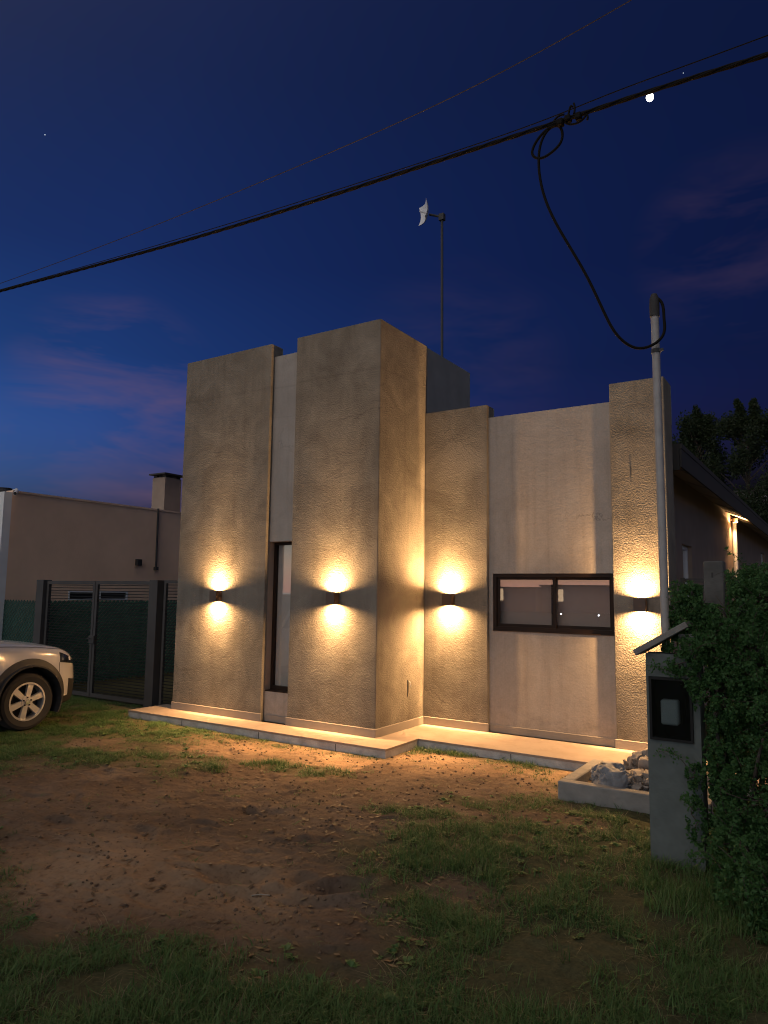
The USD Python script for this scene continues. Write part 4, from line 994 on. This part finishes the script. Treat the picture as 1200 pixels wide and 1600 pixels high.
def shrub():
    r = np.random.default_rng(5)
    t_ = thing("leafy_shrub", "large dark leafy shrub growing over the meter pillar at the right", "shrub", (4.6, -1.5, GZ))
    # lobes: centre, radii, leaves
    lobes = [(4.30, -1.60, 1.45, 0.36, 0.38, 0.36, 2600), (4.06, -1.45, 1.52, 0.17, 0.25, 0.22, 900), (4.02, -1.75, 1.30, 0.15, 0.16, 0.17, 620), (4.62, -1.50, 1.55, 0.38, 0.4, 0.36, 2600), (4.95, -1.6, 1.55, 0.4, 0.45, 0.4, 2600),
             (4.26, -1.72, 1.02, 0.20, 0.36, 0.34, 1700), (4.62, -1.80, 0.95, 0.40, 0.38, 0.42, 2900), (4.95, -1.8, 0.9, 0.42, 0.4, 0.45, 2600), (4.25, -1.82, 0.58, 0.12, 0.28, 0.30, 1000), (4.55, -1.95, 0.42, 0.36, 0.36, 0.40, 2600), (4.95, -2.05, 0.4, 0.42, 0.38, 0.42, 2300),
             (4.36, -1.98, 0.16, 0.22, 0.32, 0.26, 1300), (4.72, -2.2, 0.12, 0.36, 0.36, 0.26, 1900), (4.13, -1.90, 1.16, 0.07, 0.08, 0.16, 200), (4.09, -1.92, 0.50, 0.07, 0.08, 0.12, 120), (5.3, -1.7, 1.3, 0.4, 0.5, 0.6, 1600), (5.3, -2.0, 0.5, 0.4, 0.5, 0.6, 1600), (4.10, -1.93, 0.22, 0.08, 0.08, 0.2, 150),
             (4.45, -1.3, 1.72, 0.22, 0.2, 0.18, 900), (4.85, -1.4, 1.80, 0.22, 0.25, 0.16, 800),
             (4.45, -1.05, 1.2, 0.33, 0.22, 0.7, 2600), (4.85, -1.1, 1.2, 0.35, 0.25, 0.75, 2600), (4.4, -1.2, 0.4, 0.30, 0.25, 0.5, 1900), (4.85, -1.3, 0.4, 0.4, 0.25, 0.5, 1900), (4.20, -1.66, 0.80, 0.07, 0.2, 0.5, 700), (4.24, -1.75, 0.3, 0.10, 0.22, 0.4, 700), (4.13, -1.62, 1.40, 0.12, 0.14, 0.20, 700), (3.98, -1.55, 1.44, 0.11, 0.12, 0.15, 420), (4.05, -1.60, 1.62, 0.15, 0.16, 0.14, 520), (4.10, -1.86, 1.30, 0.10, 0.10, 0.14, 300), (4.02, -1.93, 1.21, 0.11, 0.05, 0.10, 170), (4.09, -1.92, 1.08, 0.06, 0.05, 0.10, 90), (3.93, -1.60, 1.47, 0.09, 0.06, 0.09, 120), (4.62, -2.55, 0.06, 0.34, 0.3, 0.24, 1200), (4.95, -2.7, 0.12, 0.4, 0.3, 0.3, 1300), (4.40, -2.30, 0.03, 0.2, 0.25, 0.18, 600), (5.2, -2.6, 0.2, 0.4, 0.3, 0.3, 900), (4.42, -1.80, 1.25, 0.22, 0.25, 0.3, 1500)]
    cs_ = []
    stems = []
    for x, y, z, a, b, c, n in lobes:
        n = int(n * 2.9)
        d = r.normal(size=(n, 3)); d /= np.linalg.norm(d, axis=1, keepdims=True)
        rad = r.uniform(0.25, 1.0, n) ** 0.55
        p = d * rad[:, None]
        # clumpy: pull the leaves toward a number of twig ends
        tw_ = r.normal(size=(max(6, n // 70), 3)); tw_ /= np.linalg.norm(tw_, axis=1, keepdims=True); tw_ *= r.uniform(0.55, 1.12, len(tw_))[:, None]
        near = ((p[:, None] - tw_[None]) ** 2).sum(-1).argmin(1)
        p = p + (tw_[near] - p) * r.uniform(0.15, 0.72, n)[:, None]
        cs_.append(p * [a, b, c] + [x, y, z])
        for q in tw_[::3]:
            stems.append(tube(np.array([[x, y, z], np.array([x, y, z]) + q * [a, b, c] * 0.5 + r.normal(size=3) * 0.02, np.array([x, y, z]) + q * [a, b, c]]), [0.005, 0.004, 0.002], 4))
    for x, y, z, a, b, c, n in lobes:                     # loose sprays that break the outline
        for _ in range(9 if x > 4.3 else 1):
            d = r.normal(size=3); d[2] = abs(d[2]) * 0.8 + 0.1; d /= np.linalg.norm(d)
            p0 = np.array([x, y, z]) + d * [a, b, c] * 0.7; L = r.uniform(0.12, 0.30)
            p1 = p0 + d * L * 0.6 + [0, 0, 0.02]; p2 = p0 + d * L + np.array([0, 0, -0.03]) + r.normal(size=3) * 0.03
            sp = smooth_path([p0, p1, p2], 12); stems.append(tube(sp, np.linspace(0.003, 0.0015, 12), 4))
            q = sp[r.integers(0, 12, 70)] + r.normal(size=(70, 3)) * 0.016
            cs_.append(q)
    c_ = np.vstack(cs_)
    c_ = c_[(c_[:, 2] > GZ)]
    keep = ~((c_[:, 0] > MX0 - 0.02) & (c_[:, 0] < MX1 + 0.02) & (c_[:, 1] > MY0 - 0.02) & (c_[:, 1] < MY1 + 0.02) & (c_[:, 2] < 1.27))
    corridor = 4.1 + (-0.9 - c_[:, 1]) * 0.1435           # the crown opens in front of the old post
    keep[keep] = True
    keep &= ~((np.abs(c_[:, 0] - corridor) < 0.075) & (c_[:, 2] > 1.60) & (c_[:, 1] < -0.76))
    c_ = c_[keep]
    for i, (x, y, tx, ty_, tz) in enumerate([(4.22, -1.62, 4.2, -1.7, 1.3), (4.26, -1.75, 4.24, -1.85, 1.1), (4.5, -1.6, 4.55, -1.6, 1.4), (4.75, -1.7, 4.9, -1.7, 1.4), (5.05, -1.7, 5.1, -1.8, 1.3), (4.4, -1.85, 4.5, -2.0, 0.8)]):
        m_ = np.array([(x, y, GZ - 0.03), (x + 0.02, y - 0.01, 0.4), ((x + tx) / 2 - 0.02, (y + ty_) / 2, tz * 0.6), (tx, ty_, tz)])
        obj("stem", tube(smooth_path(m_, 10), np.linspace(0.024, 0.008, 10), 7), M_BARK, t_, smooth=True)
    obj("twigs", cat_(*stems), M_BARK, t_, kind="stuff")
    obj("foliage", leaves(c_, 0.0135, 6), M_LEAF, t_, kind="stuff")


shrub()
pt = thing("boundary_post", "short grey concrete post standing inside the shrub top", "post", (4.1, -0.9, GZ))
M_OLD = plain("weathered_concrete", (0.08, 0.078, 0.072), 0.9, bump=0.006, bscale=35, vary=0.3, vscale=6)
obj("post_body", bx(4.028, 4.172, -0.9, -0.76, GZ - 0.1, 1.93, 0.008), M_OLD, pt)
obj("post_hole", bx(4.085, 4.099, -0.902, -0.899, 1.80, 1.84), M_FASCIA, pt)
rl = thing("side_railing", "dark metal railing between the right pier and the shrub", "railing", (3.9, 1.62, 0))
for x in (3.42, 4.55):
    obj("railing_post", bx(x - 0.02, x + 0.02, 1.60, 1.64, -0.1, 1.86), M_GATE, rl)
for z, hh in ((1.83, 0.022), (1.70, 0.012), (1.60, 0.012), (1.50, 0.012), (1.40, 0.012), (1.30, 0.012), (1.2, 0.012), (1.1, 0.012), (1.0, 0.012), (0.9, 0.012), (0.8, 0.012)):
    obj("rail", bx(3.441, 4.529, 1.605, 1.635, z - hh, z + hh), M_GATE, rl)

fh = thing("rear_house", "house with a plain grey sheet roof behind the eave on the right", "house", (4.5, 22, 0))
obj("wall", bx(1.3, 9.0, 20.6, 27, -0.1, 3.5), M_SIDE, fh)
rf = trimesh.Trimesh(np.array([(1.2, 20, 3.3), (9.4, 20, 3.3), (9.4, 24, 5.75), (1.2, 24, 5.75), (9.4, 28, 3.3), (1.2, 28, 3.3)]), np.array([(0, 1, 2), (0, 2, 3), (3, 2, 4), (3, 4, 5), (0, 3, 5), (1, 4, 2), (0, 5, 4), (0, 4, 1)]), process=False)
obj("roof", rf, M_ROOFG, fh)
obj("ridge_cap", bx(1.15, 9.45, 23.9, 24.1, 5.74, 5.82), M_FASCIA, fh)


def tree(x, y, h, spread, seed, label, n=9000, base_z=1.6, spires=()):
    r = np.random.default_rng(seed)
    t_ = thing("tree", label, "tree", (x, y, GZ))
    obj("trunk", tube(smooth_path([(x, y, GZ - 0.2), (x + 0.08, y, 2), (x - 0.05, y + 0.05, h * 0.6), (x, y, h * 0.92)], 14), np.linspace(0.16, 0.02, 14), 9), M_BARK, t_, smooth=True)
    cs_, limbs = [], []
    ends = []
    for k in range(85):
        fr = r.uniform(0, 1) ** 0.85
        z = base_z + (h - base_z) * fr
        rad = spread * (0.42 + 0.75 * (1 - fr) ** 0.5) * r.uniform(0.25, 1.0)
        a = r.uniform(0, 2 * np.pi)
        e = np.array([x + rad * math.cos(a), y + rad * math.sin(a), z + 0.2])
        ends.append((e, 0.26 + 0.26 * (1 - fr), 1.3))
        s0 = np.array([x, y, max(base_z * 0.8, z - 0.6 * rad - 0.2)])
        limbs.append(tube(np.array([s0, (s0 + e) / 2 + [0, 0, 0.05], e]), [0.03, 0.016, 0.005], 5))
    for sx2, z0_, z1_ in spires:
        for q in np.linspace(0, 1, 9):
            ends.append((np.array([x + sx2 + r.normal() * 0.05, y + r.normal() * 0.05, z0_ + q * (z1_ - z0_)]), 0.30 * (1 - 0.72 * q), 1.6))
        limbs.append(tube(np.array([(x, y, z0_ - 0.8), (x + sx2, y, z0_), (x + sx2, y, z1_)]), [0.03, 0.02, 0.006], 5))
    per = n // len(ends)
    for e, rr, tall in ends:
        m_ = int(per * (0.35 + rr * 2))
        d = r.normal(size=(m_, 3)); d /= np.linalg.norm(d, axis=1, keepdims=True)
        cs_.append(e + d * (rr * r.uniform(0.05, 1.25, m_) ** 0.8)[:, None] * [1, 1, tall])
    obj("limbs", cat_(*limbs), M_BARK, t_)
    obj("crown", leaves(np.vstack(cs_), 0.048, seed + 1), M_TREELEAF, t_, kind="stuff")


tree(0.72, 20, 7.7, 1.45, 61, "dark dense tree rising just right of the end pier", 38000, spires=((0.02, 7.4, 8.3), (0.3, 7.3, 7.9), (-0.35, 7.0, 7.6)))
tree(2.4, 19.5, 7.3, 1.75, 67, "bushy tree with two pointed tops above the grey roof", 46000, spires=((-0.22, 7.1, 8.25), (0.28, 7.1, 8.2), (0.8, 6.8, 7.5)))
tree(4.3, 21, 7.0, 1.4, 71, "bushy dark tree cut by the photo's right edge", 26000, spires=((0.2, 6.6, 7.7),))

# ------------------------------------------------------------------ across the street, behind the camera: what the panes mirror
def far_house(x, y, w, d, h, label, lit):
    t_ = thing("street_house", label, "house", (x, y, 0))
    obj("wall", bx(x - w / 2, x + w / 2, y - d, y, -0.1, h), M_NEIGHW, t_)
    obj("roof", bx(x - w / 2 - 0.2, x + w / 2 + 0.2, y - d - 0.2, y + 0.2, h, h + 0.15), M_CONC, t_)
    for k, dx in enumerate(lit):
        obj("window", bx(x + dx - 0.5, x + dx + 0.5, y, y + 0.03, 1.0, 2.2), M_LIT, t_)


far_house(-27, -60, 11, 8, 2.25, "low pale house across the street with a lit window", (1.5,))
far_house(-17.5, -61, 7.5, 8, 2.5, "taller pale house across the street", (-2.0,))
far_house(-9.5, -60, 7, 8, 1.95, "lowest pale house across the street", ())
for gx_, gy_, lab in ((-8.6, -30, "white garden light on a short post, left of the two"), (-6.2, -29, "white garden light on a short post, right of the two")):
    t = thing("garden_light", lab, "lamp", (gx_, gy_, GZ))
    obj("lamp_post", tube([(gx_, gy_, GZ), (gx_, gy_, 0.55)], 0.03, 8), M_GATE, t)
    obj("lamp_head", lathe([(0, 0.55), (0.04, 0.56), (0.045, 0.61), (0.0, 0.64)], (gx_, gy_, 0), seg=12), M_LED, t)

# ------------------------------------------------------------------ moon and stars
m = trimesh.creation.icosphere(subdivisions=4, radius=9.6); m.vertices[:] = m.vertices * [0.9, 1.0, 1.0]
m.apply_translation(EYE + MOON_DIR * 2000)
mo = obj("moon", m, M_MOON, smooth=True); tag(stage.GetPrimAtPath(mo.path), "bright white moon just under the power cable", "moon")
for d, rr, lab in (((-0.743, 0.429, 0.513), 1.1, "faint star low in the upper left sky"), ((-0.126, 0.802, 0.583), 0.9, "faint star right of the moon under the thin wire")):
    m = trimesh.creation.icosphere(subdivisions=1, radius=rr); m.apply_translation(EYE + unit(d) * 2000)
    so = obj("star", m, M_STAR); tag(stage.GetPrimAtPath(so.path), lab, "star")

# ------------------------------------------------------------------ grass
def blade_tuft(seed, n, h0, h1, spread, width, leans=(0.1, 0.85)):
    r = np.random.default_rng(seed)
    v, f = [], []
    for k in range(n):
        a, b = r.uniform(0, 2 * np.pi), r.uniform(0, 2 * np.pi)
        o = np.array([math.cos(a), math.sin(a), 0]) * spread * math.sqrt(r.uniform())
        h = r.uniform(h0, h1); lean = r.uniform(*leans) * h
        dirv = np.array([math.cos(b), math.sin(b), 0]); sd = np.array([-math.sin(b), math.cos(b), 0]) * width * r.uniform(0.6, 1.2)
        i0 = len(v)
        for q, wq in ((0, 1.0), (0.5, 0.8), (1.0, 0.0)):
            c = o + dirv * lean * q * q + np.array([0, 0, h * (q - 0.25 * q * q * (lean / h))])
            if wq > 0:
                v += [c - sd * wq, c + sd * wq]
            else:
                v += [c]
        f += [(i0, i0 + 1, i0 + 3), (i0, i0 + 3, i0 + 2), (i0 + 2, i0 + 3, i0 + 4)]
    return np.array(v), np.array(f)


def instancer(name, protos, pos, idx, scale, rot, kind="stuff"):
    path = numbered("/World/" + name)
    pi = UsdGeom.PointInstancer.Define(stage, path)
    for k, (v, f, mt) in enumerate(protos):
        q = f"{path}/prototypes/{name}_tuft_{k:03d}"
        mh = usdkit.mesh(stage, q, (v, f), mt)
        pi.CreatePrototypesRel().AddTarget(q)
    pi.CreatePositionsAttr(Vt.Vec3fArray.FromNumpy(pos.astype(np.float32)))
    pi.CreateProtoIndicesAttr(Vt.IntArray.FromNumpy(idx.astype(np.int32)))
    pi.CreateScalesAttr(Vt.Vec3fArray.FromNumpy(np.stack([scale[:, 0], scale[:, 0], scale[:, 1]], 1).astype(np.float32)))
    q4 = np.zeros((len(pos), 4), np.float32); q4[:, 0] = np.cos(rot / 2); q4[:, 3] = np.sin(rot / 2)
    pi.CreateOrientationsAttr([Gf.Quath(float(a), 0, 0, float(b)) for a, b in zip(q4[:, 0], q4[:, 3])])
    tag(pi.GetPrim(), kind=kind)
    return pi


rg = np.random.default_rng(99)
N = 170000
gxp, gyp = rg.uniform(-6.5, 5.6, N), rg.uniform(-5.6, 0.3, N)
dn = turf(gxp, gyp)
# thin the turf where the photograph shows mud between the blades
p3 = np.stack([gxp, gyp, 0 * gxp], -1)
clump = np.clip((meshkit.fbm(p3 * 3.4, 4, 77) - 0.40) / 0.26, 0.02, 1) * np.where((gxp > 1.8) & (gyp > -3.3), 0.6, 1.0)
fwd = (gxp - EYE[0]) * cF[0] + (gyp - EYE[1]) * cF[1]
sidev = (gxp - EYE[0]) * cR0[0] + (gyp - EYE[1]) * cR0[1]
seen = (fwd > 1.6) & (np.abs(sidev) < 0.75 * fwd + 0.9)
keep = (rg.uniform(size=N) < dn * clump + 0.006) & seen
keep &= ~((gxp > -3.45) & (gxp < 0.80) & (gyp > -0.44)) & ~((gxp > PX0) & (gyp > PY0) & (gxp < 4.0)) & ~((gxp > 0.75) & (gyp > 0.25)) & ~((gxp > MX0 - .02) & (gxp < MX1 + .02) & (gyp > MY0 - .02) & (gyp < MY1 + .02))
gxp, gyp, dn = gxp[keep], gyp[keep], dn[keep]
zp = relief(gxp, gyp) + GZ - 0.004
near_shrub = np.clip(1 - np.hypot((gxp - 4.5) / 0.9, (gyp + 2.5) / 0.9), 0, 1)
hgt = 0.60 * (0.42 + 0.55 * dn * rg.uniform(0.5, 1.4, len(gxp))) * (1 + 1.3 * near_shrub) * np.where(gxp < -0.5, 0.62, 1.0) * (0.6 + 0.8 * meshkit.fbm(np.stack([gxp, gyp, 0 * gxp], -1) * 1.6, 3, 15))
protos = [(*blade_tuft(200 + k, 11, 0.025, 0.125, 0.045, 0.0014 + 0.0003 * k), M_GRASS) for k in range(6)] + [(*blade_tuft(300 + k, 8, 0.008, 0.05 + 0.03 * k, 0.07, 0.0013, (0.8, 2.2)), M_STRAW) for k in range(3)]
idx = np.where(rg.uniform(size=len(gxp)) < 0.80, rg.integers(0, 6, len(gxp)), rg.integers(6, 9, len(gxp)))
instancer("grass", protos, np.stack([gxp, gyp, zp], 1), idx, np.stack([rg.uniform(0.8, 1.3, len(gxp)), hgt], 1), rg.uniform(0, 2 * np.pi, len(gxp)))

# clods and litter on the bare soil
def clod(seed):
    m_ = trimesh.creation.icosphere(subdivisions=1, radius=1.0)
    v = m_.vertices * (0.6 + 0.8 * meshkit.fbm(m_.vertices * 1.7 + seed * 3.7, 3, seed))[:, None] * [1.0, 0.8, 0.55]
    return v, m_.faces


rc = np.random.default_rng(123)
N = 9000
cx_, cy_ = rc.uniform(-2.6, 3.4, N), rc.uniform(-4.9, 0.2, N)
k_ = (rc.uniform(size=N) < (1 - turf(cx_, cy_)) * np.clip((meshkit.fbm(np.stack([cx_, cy_, 0 * cx_], -1) * 2.1, 3, 88) - 0.35) / 0.3, 0.05, 1)) & ~((cx_ < 0.80) & (cy_ > -0.45)) & ~((cx_ > PX0 - 0.03) & (cy_ > PY0 - 0.03))
cx_, cy_ = cx_[k_], cy_[k_]
sz = 0.003 + 0.014 * rc.uniform(size=len(cx_)) ** 4
M_CLOD = plain("soil_clod", (0.12, 0.083, 0.055), 0.95, vary=0.35, vscale=9, spec=0.1)
instancer("soil_clods", [(*clod(k), M_CLOD) for k in range(5)], np.stack([cx_, cy_, relief(cx_, cy_) + GZ + sz * 0.15], 1), rc.integers(0, 5, len(cx_)), np.stack([sz, sz * 1.2], 1), rc.uniform(0, 6.28, len(cx_)))
M_LITTER = leaf("dead_leaf", (0.045, 0.028, 0.016), (0.085, 0.055, 0.03), (0.15, 0.11, 0.065), 0.1, "object")
N = 2600
lx_, ly_ = rc.uniform(-2.4, 3.4, N), rc.uniform(-4.9, 0.2, N)
k_ = (rc.uniform(size=N) < np.clip((meshkit.fbm(np.stack([lx_, ly_, 0 * lx_], -1) * 1.8, 3, 99) - 0.35) / 0.3, 0.1, 1)) & ~((lx_ < 0.80) & (ly_ > -0.45)) & ~((lx_ > PX0 - 0.03) & (ly_ > PY0 - 0.03)) & ~((lx_ > 0.75) & (ly_ > 0.24))
lx_, ly_ = lx_[k_], ly_[k_]
lf = (np.array([(-1, 0, 0.1), (0, 0.42, 0.3), (1.0, 0, 0.5), (0, -0.42, 0.25)]), np.array([(0, 3, 1), (1, 3, 2)]))
ls = rc.uniform(0.012, 0.032, len(lx_))
instancer("dead_leaves", [(*lf, M_LITTER)], np.stack([lx_, ly_, relief(lx_, ly_) + GZ + 0.002], 1), np.zeros(len(lx_), int), np.stack([ls, ls], 1), rc.uniform(0, 6.28, len(lx_)))
M_STICK = plain('dry_stick', (0.22, 0.19, 0.15), 0.8)
tx_, ty2 = 2.02, -3.72
tg = thing("pale_stick", "short pale stick lying on the bare soil near the holes", "stick", (tx_, ty2, gz(tx_, ty2)))
obj("stick", tube([(tx_ - 0.05, ty2 - 0.01, gz(tx_ - 0.05, ty2 - 0.01) + 0.008), (tx_ + 0.01, ty2, gz(tx_, ty2) + 0.014), (tx_ + 0.06, ty2 + 0.02, gz(tx_ + 0.06, ty2 + 0.02) + 0.010)], 0.0035, 6), M_STICK, tg)

# broad-leaved weeds scattered through the turf
def weed(seed):
    r = np.random.default_rng(seed); v, f = [], []
    for k in range(9):
        a = r.uniform(0, 6.28); L, w_ = r.uniform(0.6, 1.0), r.uniform(0.16, 0.28); d = np.array([math.cos(a), math.sin(a), 0]); q = np.array([-d[1], d[0], 0]); i0 = len(v); up_ = r.uniform(0.15, 0.5)
        v += [d * 0.05, d * L * 0.5 + q * w_ + [0, 0, up_ * 0.8], d * L * 0.5 - q * w_ + [0, 0, up_ * 0.8], d * L * 0.5 + [0, 0, up_ * 0.68], d * L + [0, 0, up_ * 0.75]]
        f += [(i0, i0 + 3, i0 + 1), (i0, i0 + 2, i0 + 3), (i0 + 1, i0 + 3, i0 + 4), (i0 + 3, i0 + 2, i0 + 4)]
    return np.array(v), np.array(f)


N = 2600
wx, wy = rc.uniform(-3.6, 5.2, N), rc.uniform(-5.2, -0.5, N)
k_ = (rc.uniform(size=N) < 0.75 * turf(wx, wy) * np.clip((meshkit.fbm(np.stack([wx, wy, 0 * wx], -1) * 1.3, 3, 64) - 0.42) / 0.2, 0, 1)) & ~((wx > PX0 - 0.05) & (wy > PY0 - 0.05)) & ~((wx > MX0 - .05) & (wx < MX1 + .05) & (wy > MY0 - .05) & (wy < MY1 + .05))
wx, wy = wx[k_], wy[k_]
ws_ = rc.uniform(0.025, 0.065, len(wx))
instancer("weeds", [(*weed(500 + k), M_GRASS) for k in range(4)], np.stack([wx, wy, relief(wx, wy) + GZ], 1), rc.integers(0, 4, len(wx)), np.stack([ws_, ws_], 1), rc.uniform(0, 6.28, len(wx)))
